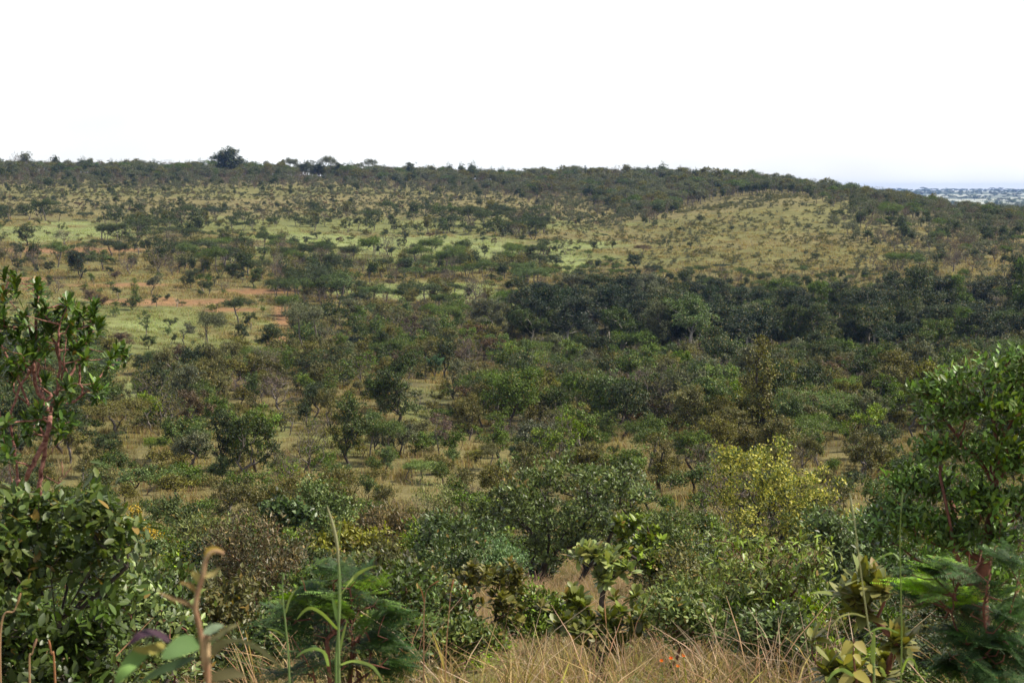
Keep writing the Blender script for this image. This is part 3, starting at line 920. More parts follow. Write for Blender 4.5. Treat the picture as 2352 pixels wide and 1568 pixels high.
for i in range(n):
    dn, zn = density(uu[i], vv[i], nzz[i])
    cell = 1 / (1 / area_far + (1 / area_near if DD[i] < 250 else 0))
    if DD[i] > 700: continue
    if zn in ('slope', 'spur', 'flat', 'thick', 'fringe', 'gap'): dn *= float(np.interp(nzc[i], [0.30, 0.46, 0.56, 0.72], [0.45, 1.3, 2.3, 3.4]))
    if R.random() > dn * cell * 1.25: continue
    mix = MIX[zn]
    wt = np.array([m[2] for m in mix])
    kd, ti, _ = mix[int(R.choice(len(mix), p=wt / wt.sum()))]
    w, h = SIZE[kd]
    s = R.uniform(0.65, 1.25)
    if zn == 'slope' or zn == 'spur': s *= (R.uniform(0.4, 1.0) if kd == 'bush' else 0.7)
    if zn == 'ridge': s *= 1.32 if R.random() > 0.06 else 1.75
    if zn == 'ridge': s *= float(np.interp(uu[i], [1700, 1900, 2352], [1.0, 0.72, 0.72]))
    if zn == 'wood': s *= 0.86
    if zn == 'belt': s *= 1.1 if uu[i] < 1250 else float(np.interp(vv[i], [630, 735], [0.5, 0.95]))
    if zn == 'flat': s *= 1.2
    if zn == 'forest': s *= float(np.interp(uu[i], [650, 1000, 1350, 1900, 2050, 2352], [0.55, 0.66, 0.98, 0.78, 0.95, 1.05])) * (1.0 if kd == 'tall' else 1.25)
    if zn == 'wood' and uu[i] > 1000: s *= 1.12
    if zn == 'scrub' and kd != 'bush': s *= 0.62
    w, h = w * s * R.uniform(0.8, 1.25), h * s * R.uniform(0.85, 1.15)
    if crowded(xx[i], yy[i], w * 0.5 * (0.72 if zn in ('ridge', 'forest') else (0.6 if uu[i] > 1040 else 0.7) if zn in ('wood', 'belt') else 1)): continue
    pw, ph = w * F / DD[i], h * F / DD[i]
    ov = VA[(VA[:, 4] > DD[i]) & (np.abs(VA[:, 0] - uu[i]) < 0.30 * VA[:, 2] + 0.36 * pw) & (vv[i] - ph < VA[:, 1] - 0.34 * VA[:, 3]) & (vv[i] > VA[:, 1] - VA[:, 3])]
    if len(ov) and R.random() < 0.85: continue
    grid.setdefault((int(xx[i] // 6), int(yy[i] // 6)), []).append((xx[i], yy[i], w * 0.5))
    fill.append((h / DD[i], xx[i], yy[i], w, h, kd, ti, zn, uu[i], vv[i], DD[i]))
fill.sort(key=lambda t: -t[0])
count = {}
for p in PLACED:
    count[p['kind']] = count.get(p['kind'], 0) + 1
rest = []
LIMIT = {'bush': 290, 'round': 290, 'open': 270, 'umbrella': 220, 'dry': 200, 'tall': 250, 'column': 100, 'big': 60}
for t in fill:
    _, x, y, w, h, kd, ti, zn, u, v, D = t
    inframe = -60 < u < 2412
    if inframe and D < 430 and count.get(kd, 0) < LIMIT.get(kd, 200) and zn != 'ridge':
        count[kd] = count.get(kd, 0) + 1
        place(kd, x, y, w, h, ti, zone_of(u, v))
    else:
        rest.append(t)

# leafy bushes that fill the near slope between the plants built one by one
NEARTINT = ['green', 'green', 'olive', 'fresh', 'dark', 'green', 'olive', 'dark']
nb = 0
for i in range(5000):
    a, D = R.uniform(-0.375, 0.375), math.exp(R.uniform(math.log(12), math.log(62)))
    x, y = D * math.sin(a), D * math.cos(a)
    z = float(gz(x, y))
    u, v = (float(t) for t in project(x, y, z))
    w = R.uniform(1.0, 2.3) * (0.75 if D < 25 else 1)
    h = w * R.uniform(0.6, 0.95)
    vt = v - h * F / D
    if 980 < u < 1860 and D < 15.5 and R.random() > 0.12: continue
    if 980 < u < 1860 and vt > 1470: continue
    if D > 45 and any(((u - gu) / gr) ** 2 + ((v - gv) / gq) ** 2 < 1 for gu, gv, gr, gq in GAPS): continue
    if ((u - 440) / 190) ** 2 + ((v - 1160) / 70) ** 2 < 1 or ((u - 950) / 120) ** 2 + ((v - 1150) / 80) ** 2 < 1: continue
    if D < 40 and vt < 1130: continue
    if D < 37 and 1040 < u < 1540 and vt < 1400: continue
    if D < 45 and 1600 < u < 1960 and vt < 1260: continue
    if D < 24 and 500 < u < 680 and vt < 1330: continue
    if crowded(x, y, w * 0.5): continue
    grid.setdefault((int(x // 6), int(y // 6)), []).append((x, y, w * 0.5))
    place('nearbush', x, y, w, h, NEARTINT[int(R.integers(8))], 'on the near slope')
    nb += 1
    if nb >= 285: break

# ------------------------------------------------------------------ masses: scattered copies on points (geometry nodes)
def proto_collection(name, objs):
    col = bpy.data.collections.new(name)
    for o in objs:
        col.objects.link(o)
    return col

def scatter(name, pts, rot, scl, idx, col, label, mats=()):
    me = bpy.data.meshes.new(name)
    n = len(pts)
    me.vertices.add(n)
    me.vertices.foreach_set('co', np.asarray(pts, np.float32).ravel())
    for an, ty, fld, arr in (('rot', 'FLOAT_VECTOR', 'vector', rot), ('scl', 'FLOAT_VECTOR', 'vector', scl), ('idx', 'INT', 'value', idx)):
        a = me.attributes.new(an, ty, 'POINT')
        a.data.foreach_set(fld, np.asarray(arr, np.int32 if ty == 'INT' else np.float32).ravel())
    o = link(name, me)
    g = bpy.data.node_groups.new(name, 'GeometryNodeTree')
    g.interface.new_socket('Geometry', in_out='INPUT', socket_type='NodeSocketGeometry')
    g.interface.new_socket('Geometry', in_out='OUTPUT', socket_type='NodeSocketGeometry')
    gi, go = g.nodes.new('NodeGroupInput'), g.nodes.new('NodeGroupOutput')
    ip = g.nodes.new('GeometryNodeInstanceOnPoints')
    ci = g.nodes.new('GeometryNodeCollectionInfo')
    ci.inputs['Collection'].default_value = col
    ci.inputs['Separate Children'].default_value = True
    ci.inputs['Reset Children'].default_value = True
    ip.inputs['Pick Instance'].default_value = True
    def attr(nm, ty):
        k = g.nodes.new('GeometryNodeInputNamedAttribute')
        k.data_type = ty
        k.inputs['Name'].default_value = nm
        return k.outputs['Attribute']
    er = g.nodes.new('FunctionNodeEulerToRotation')
    g.links.new(gi.outputs[0], ip.inputs['Points'])
    g.links.new(ci.outputs[0], ip.inputs['Instance'])
    g.links.new(attr('idx', 'INT'), ip.inputs['Instance Index'])
    g.links.new(attr('rot', 'FLOAT_VECTOR'), er.inputs[0])
    g.links.new(er.outputs[0], ip.inputs['Rotation'])
    g.links.new(attr('scl', 'FLOAT_VECTOR'), ip.inputs['Scale'])
    g.links.new(ip.outputs[0], go.inputs[0])
    md = o.modifiers.new('scatter', 'NODES')
    md.node_group = g
    tag(o, label, kind='stuff')
    return o

def joined(name, seed, kind, w, h, tint, tips, per, leaf, rc, lmat, bark, **kw):
    """one light tree (wood and leaves in one mesh) for the far masses"""
    p = make_kind(seed, kind, w, h, tips, max(per, 1), leaf, rc, lmat, bark, sides=4, **kw)
    c = p['crown']
    nv = len(c.vertices)
    V = np.empty(nv * 3, np.float32); c.vertices.foreach_get('co', V); V = V.reshape(-1, 3)
    T = np.empty(len(c.polygons) * 3, np.int32); c.polygons.foreach_get('vertices', T); T = T.reshape(-1, 3)
    r = np.empty(len(c.polygons), np.float32); c.attributes['rnd'].data.foreach_get('value', r)
    me = mesh(name, np.vstack([V, p['wv']]), [T, p['wq'] + nv], [lmat, bark], [np.zeros(len(T)), np.ones(len(p['wq']))], [r, np.zeros(len(p['wq']))])
    bpy.data.meshes.remove(p['wood']); bpy.data.meshes.remove(c)
    o = bpy.data.objects.new(name, me)
    o.color = (*TINT[tint][0], 1)
    return o

M_FAR = {k: leaf_mat('far_leaf_' + n.replace(' ', '_'), rough=0.6, trans=0.3, spec=0.3, oddness=0.01, vary=0.6, col=c) for k, (c, n) in TINT.items()}
FARKINDS = [('bush', 'brown'), ('round', 'dark'), ('round', 'olive'), ('open', 'grey'), ('open', 'dark'), ('umbrella', 'grey'), ('umbrella', 'green'), ('dry', 'brown'), ('bush', 'dark'), ('bush', 'olive'),
            ('bush', 'grey'), ('tall', 'dark'), ('tall', 'green'), ('round', 'green'), ('bush', 'green'), ('umbrella', 'dark'), ('open', 'olive')]
FARSPEC = {'round': ('round', 4.6, 4.6, 70, 16, (0.30, 0.17), 0.22), 'open': ('open', 4.2, 4.3, 55, 13, (0.28, 0.16), 0.18), 'umbrella': ('umbrella', 6.2, 4.4, 80, 18, (0.26, 0.13), 0.22),
           'dry': ('round', 4.6, 4.4, 110, 4, (0.2, 0.1), 0.12), 'bush': ('bush', 2.3, 1.7, 30, 12, (0.2, 0.11), 0.12), 'tall': ('tall', 6.4, 9.5, 110, 20, (0.36, 0.18), 0.3)}
fobj = []
for i, (kd, ti) in enumerate(FARKINDS):
    k, w, h, tp, pr, lf, rc = FARSPEC[kd]
    fobj.append(joined('%02d_far_%s' % (i, kd), 800 + i, k, w, h, ti, tp, pr, lf, rc, M_FAR[ti], B_GREY, fork=0.1 if kd == 'bush' else 0.32, stems=3 if kd in ('bush', 'umbrella') else 1, crook=0.4))
fcol = proto_collection('far_plants', fobj)
def far_index(kd, ti):
    c = [i for i, (k, t) in enumerate(FARKINDS) if k == kd and t == ti] or [i for i, (k, t) in enumerate(FARKINDS) if k == kd] or [0]
    return int(c[int(R.integers(len(c)))])
def scatter_plants(name, lst, label):
    if not lst: return
    pts, rot, scl, idx = [], [], [], []
    for t in lst:
        _, x, y, w, h, kd, ti, zn, u, v, D = t
        i = far_index(kd, ti)
        k, w0, h0 = FARSPEC[FARKINDS[i][0]][:3]
        pts.append((x, y, float(gz(x, y)) - 0.1))
        rot.append((0, 0, R.random() * 6.28))
        scl.append((w / w0, w / w0, h / h0))
        idx.append(i)
    scatter(name, pts, rot, scl, idx, fcol, label)
scatter_plants('ridge_woodland', [t for t in rest if t[7] == 'ridge'], 'dense dusky woodland covering the whole ridge top along the skyline')
scatter_plants('slope_scrub', [t for t in rest if t[7] in ('slope', 'spur', 'flat', 'gap')], 'hundreds of tiny scattered shrubs dotting the tan grass slopes')
scatter_plants('background_bush', [t for t in rest if t[7] not in ('ridge', 'slope', 'spur', 'flat', 'gap')], 'smaller bushes and trees closing the gaps of the valley wood')
# the plain beyond the ridge
pl = []
for i in range(5200):
    a, D = R.uniform(0.02, 0.42), math.sqrt(R.uniform(900 ** 2, 6000 ** 2))
    x, y = D * math.sin(a), D * math.cos(a)
    if fbm(np.array([x]), np.array([y]), 260.0)[0] > 0.52 and R.random() > 0.12: continue
    s = R.uniform(1.0, 2.0) if R.random() > 0.03 else R.uniform(2.4, 3.6)
    pl.append((0, x, y, 6.0 * s * 1.3, 4.4 * s, ['round', 'umbrella', 'tall'][int(R.integers(3))], ['dark', 'green', 'grey'][int(R.integers(3))], 'far', 0, 0, D))
scatter_plants('distant_plain_woods', pl, 'hazy blue woods on the plain beyond the right end of the ridge')

# ------------------------------------------------------------------ grass tufts
def tuft_mesh(name, col, rng, n, h, spread, width, seed_heads=0.3, lean=0.35, segs=4):
    V, T, rn = [], [], []
    nv = 0
    for b in range(n):
        a, r = rng.random() * 2 * PI, spread * rng.random() ** 0.7
        base = np.array([r * math.cos(a), r * math.sin(a), -0.03])
        hh = h * rng.uniform(0.5, 1.1)
        la = rng.random() * 2 * PI
        ln = lean * rng.uniform(0.3, 1.5)
        side = np.array([-math.sin(la), math.cos(la), 0])
        if rng.random() < 0.5: side = np.array([math.cos(a * 3), math.sin(a * 3), 0])
        t = np.linspace(0, 1, segs + 1)
        P = base + np.stack([np.cos(la) * ln * hh * t ** 2.2, np.sin(la) * ln * hh * t ** 2.2, hh * (t - 0.28 * ln * t ** 3)], 1)
        wd = width * rng.uniform(0.6, 1.3) * (1 - 0.85 * t)
        if rng.random() < seed_heads:
            wd = width * np.where(t > 0.7, 1.0, 0.35)
            wd[-1] *= 0.3
        V.append(np.stack([P - side * wd[:, None] / 2, P + side * wd[:, None] / 2], 1).reshape(-1, 3))
        for k in range(segs):
            i = nv + 2 * k
            T += [[i, i + 1, i + 3, i + 2]]
        rn += [rng.random()] * segs
        nv += 2 * (segs + 1)
    return mesh(name, np.vstack(V), [np.array(T)], [leaf_mat(name, rough=0.55, trans=0.35, spec=0.3, odd=(0.30, 0.16, 0.085), oddness=0.13, vary=0.5, col=col)], rnd=[np.array(rn)])
grng = np.random.default_rng(5)
gobj = []
for i, (col_, h, n_, wd, sp, sh, ln) in enumerate([
        ((0.27, 0.22, 0.115), 0.75, 44, 0.010, 0.16, 0.35, 0.45), ((0.33, 0.255, 0.15), 0.95, 36, 0.008, 0.15, 0.5, 0.6), ((0.19, 0.18, 0.062), 0.6, 46, 0.012, 0.18, 0.15, 0.5),
        ((0.12, 0.165, 0.045), 0.5, 46, 0.012, 0.18, 0.1, 0.5), ((0.15, 0.20, 0.055), 0.45, 48, 0.012, 0.2, 0.1, 0.45), ((0.42, 0.31, 0.205), 1.1, 26, 0.007, 0.12, 0.6, 0.7)]):
    o = bpy.data.objects.new('%02d_tuft' % i, tuft_mesh('grass_blade_%d' % i, col_, grng, n_, h, sp, wd, sh, ln))
    o.color = (*col_, 1)
    gobj.append(o)
# wide sparse tufts for the middle distance
for i, (col_, h) in enumerate([((0.225, 0.192, 0.085), 0.7), ((0.185, 0.17, 0.062), 0.55), ((0.17, 0.19, 0.068), 0.4), ((0.215, 0.265, 0.105), 0.35)]):
    o = bpy.data.objects.new('%02d_tuft' % (6 + i), tuft_mesh('grass_blade_%d' % (6 + i), col_, grng, 40, h, 0.7, 0.035, 0.1, 0.5, 2))
    o.color = (*col_, 1)
    gobj.append(o)
gcol = proto_collection('grass_tufts', gobj)
def grass(name, n, d0, d1, label, mid):
    a = R.uniform(-0.41, 0.41, n)
    D = np.sqrt(R.uniform(d0 ** 2, d1 ** 2, n)) if mid else np.exp(R.uniform(math.log(d0), math.log(d1), n)) * 0.35 + np.sqrt(R.uniform(d0 ** 2, d1 ** 2, n)) * 0.65
    x, y = D * np.sin(a), D * np.cos(a)
    z = gz(x, y)
    _, wts = ground_rgb(x, y, z)
    red = np.asarray(wts['red'])
    grn = np.maximum(wts['green'], wts['lush'])
    dark = np.asarray(wts['litter_and_shade'])
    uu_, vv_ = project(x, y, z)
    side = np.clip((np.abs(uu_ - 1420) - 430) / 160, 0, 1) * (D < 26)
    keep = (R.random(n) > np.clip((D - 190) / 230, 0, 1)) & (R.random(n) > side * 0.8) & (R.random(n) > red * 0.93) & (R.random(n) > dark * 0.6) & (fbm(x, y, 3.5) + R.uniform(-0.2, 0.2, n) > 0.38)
    r = R.random(n)
    if mid:
        idx = np.where(R.random(n) < wts['lush'], 9, np.where(R.random(n) < grn, 8, np.where(r < 0.62, 6, 7)))
        s = R.uniform(0.7, 1.3, n) * np.clip(D / 130, 0.9, 2.0)
        scl = np.stack([s, s, R.uniform(0.7, 1.2, n)], 1)
    else:
        idx = np.where(R.random(n) < grn, np.where(r < 0.5, 3, 4), np.where(r < 0.30, 0, np.where(r < 0.46, 1, np.where(r < 0.68, 2, np.where(r < 0.86, 3, 5)))))
        s = R.uniform(0.75, 1.3, n)
        s = s * np.clip(1.0 - (D - 9) / 18, 0.55, 1.0) * 0.86
        scl = np.stack([s * 1.3, s * 1.3, s], 1)
    rot = np.stack([R.normal(size=n) * 0.1, R.normal(size=n) * 0.1, R.random(n) * 6.28], 1)
    pts = np.stack([x, y, z - 0.02], 1)[keep]
    scatter(name, pts, rot[keep], scl[keep], idx[keep], gcol, label)
grass('near_grass', 21000, 6.5, 62, 'tall dry tan grass with pinkish stalks on the near slope', False)
grass('valley_grass', 52000, 55, 420, 'tan and green grass between the trees of the valley', True)

# ------------------------------------------------------------------ plants of the near slope, one by one
def leaf_proto(name, tmpl, mat):
    me = mesh(name, tmpl[0], [tmpl[1]], [mat], rnd=[np.full(len(tmpl[1]), 0.45)], smooth=True)
    return me

def put_leaves(root, P, d, up, Ln, Wd, tmpl, mat, col, rnd, ind, far_tmpl=None, name='leaf'):
    """the first IND leaves as parts of their own, the rest together as one part"""
    n = len(P)
    Ln, Wd = np.broadcast_to(Ln, (n,)).astype(float), np.broadcast_to(Wd, (n,)).astype(float)
    org = np.array(root.location)
    col = tuple(c * 1.45 for c in col)
    order = np.argsort(np.linalg.norm(P - np.array([0, 0, CAMZ]), axis=1))
    pick, rest_ = order[:ind], order[ind:]
    if ind:
        me = leaf_proto(name, tmpl, mat)
        dd, ss, nn = leaf_frames(P, d, up)
        for i in pick:
            o = link(name, me, root)
            q = P[i] - org
            a, b, c = dd[i] * Ln[i], ss[i] * Wd[i], nn[i] * Wd[i]
            o.matrix_basis = Matrix(((a[0], b[0], c[0], q[0]), (a[1], b[1], c[1], q[1]), (a[2], b[2], c[2], q[2]), (0, 0, 0, 1)))
            k = 0.6 + 0.85 * rnd[i]
            o.color = (col[0] * k * (0.9 + 0.3 * rnd[(i * 7) % n]), col[1] * k, col[2] * k, 1)
    if len(rest_):
        V, Fc, k = leaf_mesh_arrays(P[rest_] - org, d[rest_], up[rest_], Ln[rest_], Wd[rest_], far_tmpl or tmpl)
        o = link('foliage', mesh('foliage', V, [Fc], [mat], rnd=[np.repeat(rnd[rest_], k)]), root)
        o.color = (*col, 1)
        o['kind'] = 'stuff'

def root_at(name, u, D, label, cat, v=1400):
    a, _ = ray(u, v)
    x, y = D * math.sin(a), D * math.cos(a)
    r = bpy.data.objects.new(name, None)
    C.objects.link(r)
    r.empty_display_size = 0.2
    r.location = (x, y, float(gz(x, y)))
    return tag(r, label, cat)

def wood_part(root, sk, rb, rt, bark, sides=6, power=0.62, name='trunk'):
    V, Q = sk.tubes(rb, rt, sides, power)
    return link(name, mesh(name, V - np.array(root.location), [Q], [bark], smooth=True), root)

def fg_plant(seed, name, label, cat, u, D, lumps, tips, per, leaf, rc, mat, col, bark, rb, stems=1, tmpl=T_RHOMB, mode='spread', ind=0, crook=0.4, depth=1.0, fork=0.25, up_bias=0.3, droop=0.0, fill=0.55, out_bias=0.5, trunk=None, rt=0.004, near_tmpl=None):
    rng = np.random.default_rng(seed)
    root = root_at(name, u, D, label, cat)
    base = np.array(root.location)
    L3 = []
    for (lu, lv, ru, rv) in lumps:
        s = ru * D / F
        c = pt(lu, lv, D + rng.uniform(-1, 1) * depth * s * 1.4)
        L3.append((c[0], c[1], c[2], s, s * depth, rv * D / F))
    pts = lump_points(rng, L3, tips, fill)
    gl = gz(pts[:, 0], pts[:, 1]) + 0.05
    pts[:, 2] = np.maximum(pts[:, 2], gl)
    cen = pts.mean(0)
    sk = Skel(base + np.array([0, 0, -0.2]))
    topz = pts[:, 2].max()
    hh = max(topz - base[2], 0.4)
    if trunk:
        for line in trunk:
            st = line[0]
            p0 = pt(st[0], st[1], D + (st[2] if len(st) > 2 else 0))
            j = int(np.argmin(np.linalg.norm(sk.P[:sk.n] - p0, axis=1))) if sk.n > 1 else 0
            sk.line([pt(q[0], q[1], D + (q[2] if len(q) > 2 else 0)) for q in (line if j == 0 else line[1:])], j)
        mi = max(2, sk.n // 4)
    else:
        for s in range(stems):
            off = np.array([rng.normal() * 0.24, rng.normal() * 0.24, 0]) * (hh if stems > 1 else 0.3)
            top = base + (cen - base) * np.array([0.25, 0.25, 0]) + np.array([0, 0, fork * hh]) + off
            sk.line([base + (top - base) * t + rng.normal(size=3) * 0.02 * hh * (t < 1) for t in (0.15, 0.4, 0.7, 1.0)], 0)
        mi = 3
    for i in np.argsort(np.linalg.norm(pts - (base + np.array([0, 0, fork * hh])), axis=1)):
        sk.grow(pts[i], rng, step=max(0.08, 0.05 * hh), crook=crook, alpha=0.3, minidx=mi)
    wood_part(root, sk, rb, rt, bark)
    tp = sk.P[sk.tips]
    c2 = cen.copy()
    c2[2] = base[2] + 0.4 * (cen[2] - base[2])
    P, d, up, rnd = leaf_cloud(rng, tp, c2, per, rc, mode, up_bias, out_bias, droop)
    sz = rng.uniform(0.72, 1.25, len(P))
    put_leaves(root, P, d, up, leaf[0] * sz, leaf[1] * sz, near_tmpl or tmpl, mat, col, rnd, ind, tmpl)
    return root

# central broad tree and its neighbours (45 m down to 14 m away)
fg_plant(1, 'spreading_tree', 'wide airy green tree with a dark crooked forking trunk in the lower centre', 'tree', 1290, 36,
         [(1170, 1120, 100, 50), (1280, 1085, 110, 45), (1400, 1105, 95, 45), (1120, 1190, 65, 50), (1230, 1180, 110, 60), (1350, 1180, 100, 60), (1440, 1180, 60, 55), (1300, 1250, 110, 40), (1180, 1265, 70, 40), (1105, 1240, 45, 30)],
         190, 60, (0.12, 0.062), 0.115, M_GLOSS, (0.056, 0.076, 0.022), B_DARK, 0.13, rt=0.006, fork=0.2,
         trunk=[[(1292, 1440), (1285, 1400), (1262, 1370), (1235, 1335), (1215, 1300)], [(1215, 1300), (1180, 1275, .4), (1150, 1245, .6), (1120, 1220, .7)], [(1235, 1335), (1255, 1290, -.4), (1262, 1240, -.5), (1255, 1190, -.3)],
                [(1285, 1400), (1320, 1360, .4), (1345, 1310, .7), (1330, 1250, .8), (1320, 1200, .8)], [(1345, 1310), (1390, 1260, .5), (1410, 1210, .4)]])
fg_plant(2, 'yellow_tree', 'yellow-green leafed tree with lit crown, the brightest in the lower right', 'tree', 1765, 44,
         [(1668, 1050, 38, 32), (1720, 1068, 60, 35), (1780, 1050, 50, 40), (1840, 1085, 60, 40), (1690, 1120, 70, 45), (1790, 1130, 80, 50), (1870, 1150, 60, 45), (1720, 1190, 70, 40), (1830, 1210, 80, 40)],
         150, 62, (0.115, 0.06), 0.13, leaf_mat('leaf_half_yellow', oddness=0.30, odd=(0.46, 0.42, 0.075), vary=0.6), (0.072, 0.098, 0.026), B_DARK, 0.10, stems=2)
fg_plant(3, 'brown_bush', 'reddish brown bush with narrow shiny leaves and a mesh of dark stems', 'shrub', 590, 23,
         [(520, 1235, 55, 40), (590, 1222, 70, 35), (650, 1265, 50, 45), (540, 1300, 60, 50), (620, 1320, 60, 50), (505, 1350, 45, 40)],
         190, 26, (0.085, 0.026), 0.10, M_GLOSS, (0.064, 0.056, 0.026), B_RUST, 0.035, stems=6, fork=0.3)
fg_plant(4, 'round_leaf_bush', 'small dark bush of big round leaves left of a lighter twin-topped bush', 'shrub', 650, 40,
         [(640, 1172, 42, 26), (685, 1185, 30, 24), (625, 1205, 22, 18)], 70, 22, (0.15, 0.12), 0.10, M_GLOSS, (0.040, 0.066, 0.018), B_DARK, 0.05, stems=2)
fg_plant(5, 'twin_topped_bush', 'light green bush with two rounded tops behind the tall grass stem', 'shrub', 740, 42,
         [(722, 1135, 42, 42), (782, 1170, 46, 42), (722, 1195, 48, 42), (780, 1220, 40, 36)], 150, 36, (0.11, 0.055), 0.12, M_GLOSS, (0.075, 0.105, 0.035), B_DARK, 0.05, stems=4)
fg_plant(6, 'olive_leaf_bush', 'yellow olive bush of broad leaves right of the tall grass stem', 'shrub', 805, 34,
         [(815, 1232, 52, 32), (765, 1262, 48, 26), (845, 1255, 36, 26)], 80, 24, (0.13, 0.085), 0.10, M_OLIVE, (0.115, 0.12, 0.035), B_DARK, 0.04, stems=3)
fg_plant(7, 'brown_leaf_bush', 'brownish green bush on a short dark trunk in the dry grass gap', 'shrub', 890, 38,
         [(875, 1195, 50, 34), (930, 1205, 46, 34), (900, 1235, 50, 30)], 110, 28, (0.12, 0.045), 0.11, M_OLIVE, (0.085, 0.072, 0.032), B_DARK, 0.06, stems=1)
fg_plant(8, 'airy_tree', 'airy pale green thin-leaved tree left of the wide central tree', 'tree', 1000, 46,
         [(985, 1140, 50, 50), (1010, 1195, 46, 45), (975, 1200, 40, 40), (1005, 1245, 40, 34)], 150, 26, (0.10, 0.03), 0.14, M_LEAF, (0.095, 0.11, 0.048), B_GREY, 0.05, stems=3)
fg_plant(9, 'small_leaf_bush', 'fresh green small-leaved bush under the airy pale tree', 'shrub', 985, 33,
         [(980, 1250, 46, 34), (1020, 1275, 36, 30), (945, 1280, 36, 26)], 100, 30, (0.085, 0.042), 0.10, M_LEAF, (0.075, 0.10, 0.03), B_DARK, 0.035, stems=3)
fg_plant(10, 'large_leaf_shrub', 'olive brown shrub of large leathery leaves left of the crooked central trunk', 'shrub', 1085, 17,
         [(1000, 1340, 50, 40), (1080, 1325, 55, 38), (1165, 1330, 50, 45), (1060, 1385, 65, 36), (1170, 1390, 60, 40), (1110, 1430, 60, 24)],
         120, 14, (0.105, 0.05), 0.05, M_OLIVE, (0.088, 0.092, 0.028), B_DARK, 0.045, stems=3, tmpl=T_OBOV, mode='rosette', ind=250, crook=0.7)
fg_plant(11, 'pale_leaf_shrub', 'shrub with pale green rosettes of big leaves beside the central trunk', 'shrub', 1388, 20,
         [(1350, 1268, 32, 20), (1402, 1278, 36, 22), (1432, 1312, 26, 20), (1382, 1330, 24, 16)],
         26, 17, (0.19, 0.085), 0.05, M_OLIVE, (0.17, 0.21, 0.085), B_DARK, 0.04, stems=2, tmpl=T_OBOV, mode='rosette', ind=240, crook=0.6)
fg_plant(12, 'glossy_leaf_tree', 'small bright glossy-leaved tree right behind the pale rosette shrub', 'tree', 1465, 26,
         [(1440, 1205, 50, 34), (1485, 1240, 42, 42), (1425, 1250, 40, 34), (1500, 1290, 30, 30)],
         75, 16, (0.16, 0.075), 0.07, M_GLOSS, (0.085, 0.12, 0.032), B_DARK, 0.06, stems=2, tmpl=T_OVAL, mode='rosette', ind=160)
fg_plant(13, 'shady_leaf_shrub', 'dark olive shrub of very large leaves low in the centre above the dry grass', 'shrub', 1395, 14,
         [(1340, 1385, 55, 26), (1430, 1388, 65, 28), (1385, 1435, 56, 34), (1470, 1425, 40, 30), (1320, 1435, 40, 30), (1400, 1470, 60, 20)],
         70, 13, (0.125, 0.066), 0.05, M_OLIVE, (0.070, 0.088, 0.024), B_DARK, 0.04, stems=4, tmpl=T_OBOV, mode='rosette', ind=260, crook=0.6)
fg_plant(14, 'small_leaf_bush', 'fine-leaved green bush between the pale rosettes and the drooping shrub', 'shrub', 1560, 29,
         [(1540, 1215, 56, 46), (1570, 1270, 52, 46), (1530, 1320, 50, 44), (1590, 1340, 46, 40)], 190, 34, (0.085, 0.042), 0.11, M_LEAF, (0.060, 0.085, 0.028), B_DARK, 0.05, stems=4)
fg_plant(15, 'drooping_shrub', 'shrub with arching red twigs and drooping narrow light leaves', 'shrub', 1780, 16,
         [(1680, 1240, 50, 26), (1760, 1262, 60, 30), (1855, 1262, 50, 30), (1700, 1320, 60, 40), (1800, 1325, 60, 40), (1880, 1310, 40, 40), (1660, 1300, 40, 30), (1740, 1385, 60, 30), (1840, 1390, 50, 30)],
         150, 15, (0.095, 0.028), 0.09, M_GLOSS, (0.100, 0.130, 0.045), B_RUST, 0.03, stems=6, tmpl=T_LANCE, ind=290, droop=1.15, out_bias=0.35, crook=0.5)
fg_plant(16, 'olive_rosette_shrub', 'low shrub of long olive paddle leaves beside the tall green grass stems', 'shrub', 1985, 8,
         [(1925, 1372, 30, 22), (1990, 1338, 34, 26), (2040, 1350, 26, 26), (1965, 1385, 30, 20), (1880, 1455, 26, 22), (1905, 1440, 20, 16), (1930, 1530, 44, 24), (2010, 1545, 44, 24), (2055, 1480, 30, 30)],
         27, 13, (0.135, 0.050), 0.05, M_OLIVE, (0.105, 0.118, 0.036), B_RUST, 0.03, stems=4, tmpl=T_OVAL, mode='rosette', ind=300, crook=0.5)
fg_plant(17, 'dark_glossy_tree', 'large dark green tree with red-brown limbs filling the right edge', 'tree', 2265, 13,
         [(a_, b_, c_ * 0.74, d_ * 0.72) for a_, b_, c_, d_ in [(2185, 865, 26, 22), (2120, 905, 24, 20), (2345, 815, 26, 22), (2170, 900, 46, 34), (2240, 862, 50, 30), (2300, 850, 50, 30), (2350, 868, 50, 40), (2160, 960, 46, 34), (2240, 940, 60, 45), (2320, 950, 60, 50), (2150, 1035, 56, 34), (2240, 1040, 60, 50), (2330, 1040, 60, 56),
          (2085, 1108, 60, 36), (2160, 1125, 70, 45), (2250, 1145, 80, 50), (2340, 1150, 60, 50), (2025, 1175, 46, 34), (2085, 1200, 70, 40), (2180, 1220, 80, 50), (2290, 1235, 80, 50), (2050, 1262, 50, 34), (2140, 1290, 70, 36), (2400, 1000, 60, 150), (2290, 1320, 70, 40)]],
         300, 27, (0.084, 0.036), 0.075, M_GLOSS, (0.058, 0.106, 0.020), B_RUST, 0.075, tmpl=T_RHOMB, near_tmpl=T_OBOV, ind=300, rt=0.004,
         trunk=[[(2262, 1560), (2255, 1450), (2250, 1380), (2262, 1290)], [(2262, 1290), (2275, 1200), (2288, 1120), (2290, 1020), (2280, 920)], [(2250, 1380), (2215, 1320, -.3), (2190, 1260, -.4), (2180, 1190, -.4), (2165, 1120, -.3)],
                [(2262, 1290), (2330, 1220, .3), (2350, 1120, .4), (2345, 1000, .5)], [(2250, 1380), (2200, 1350, .4), (2130, 1310, .6), (2080, 1270, .6)]])
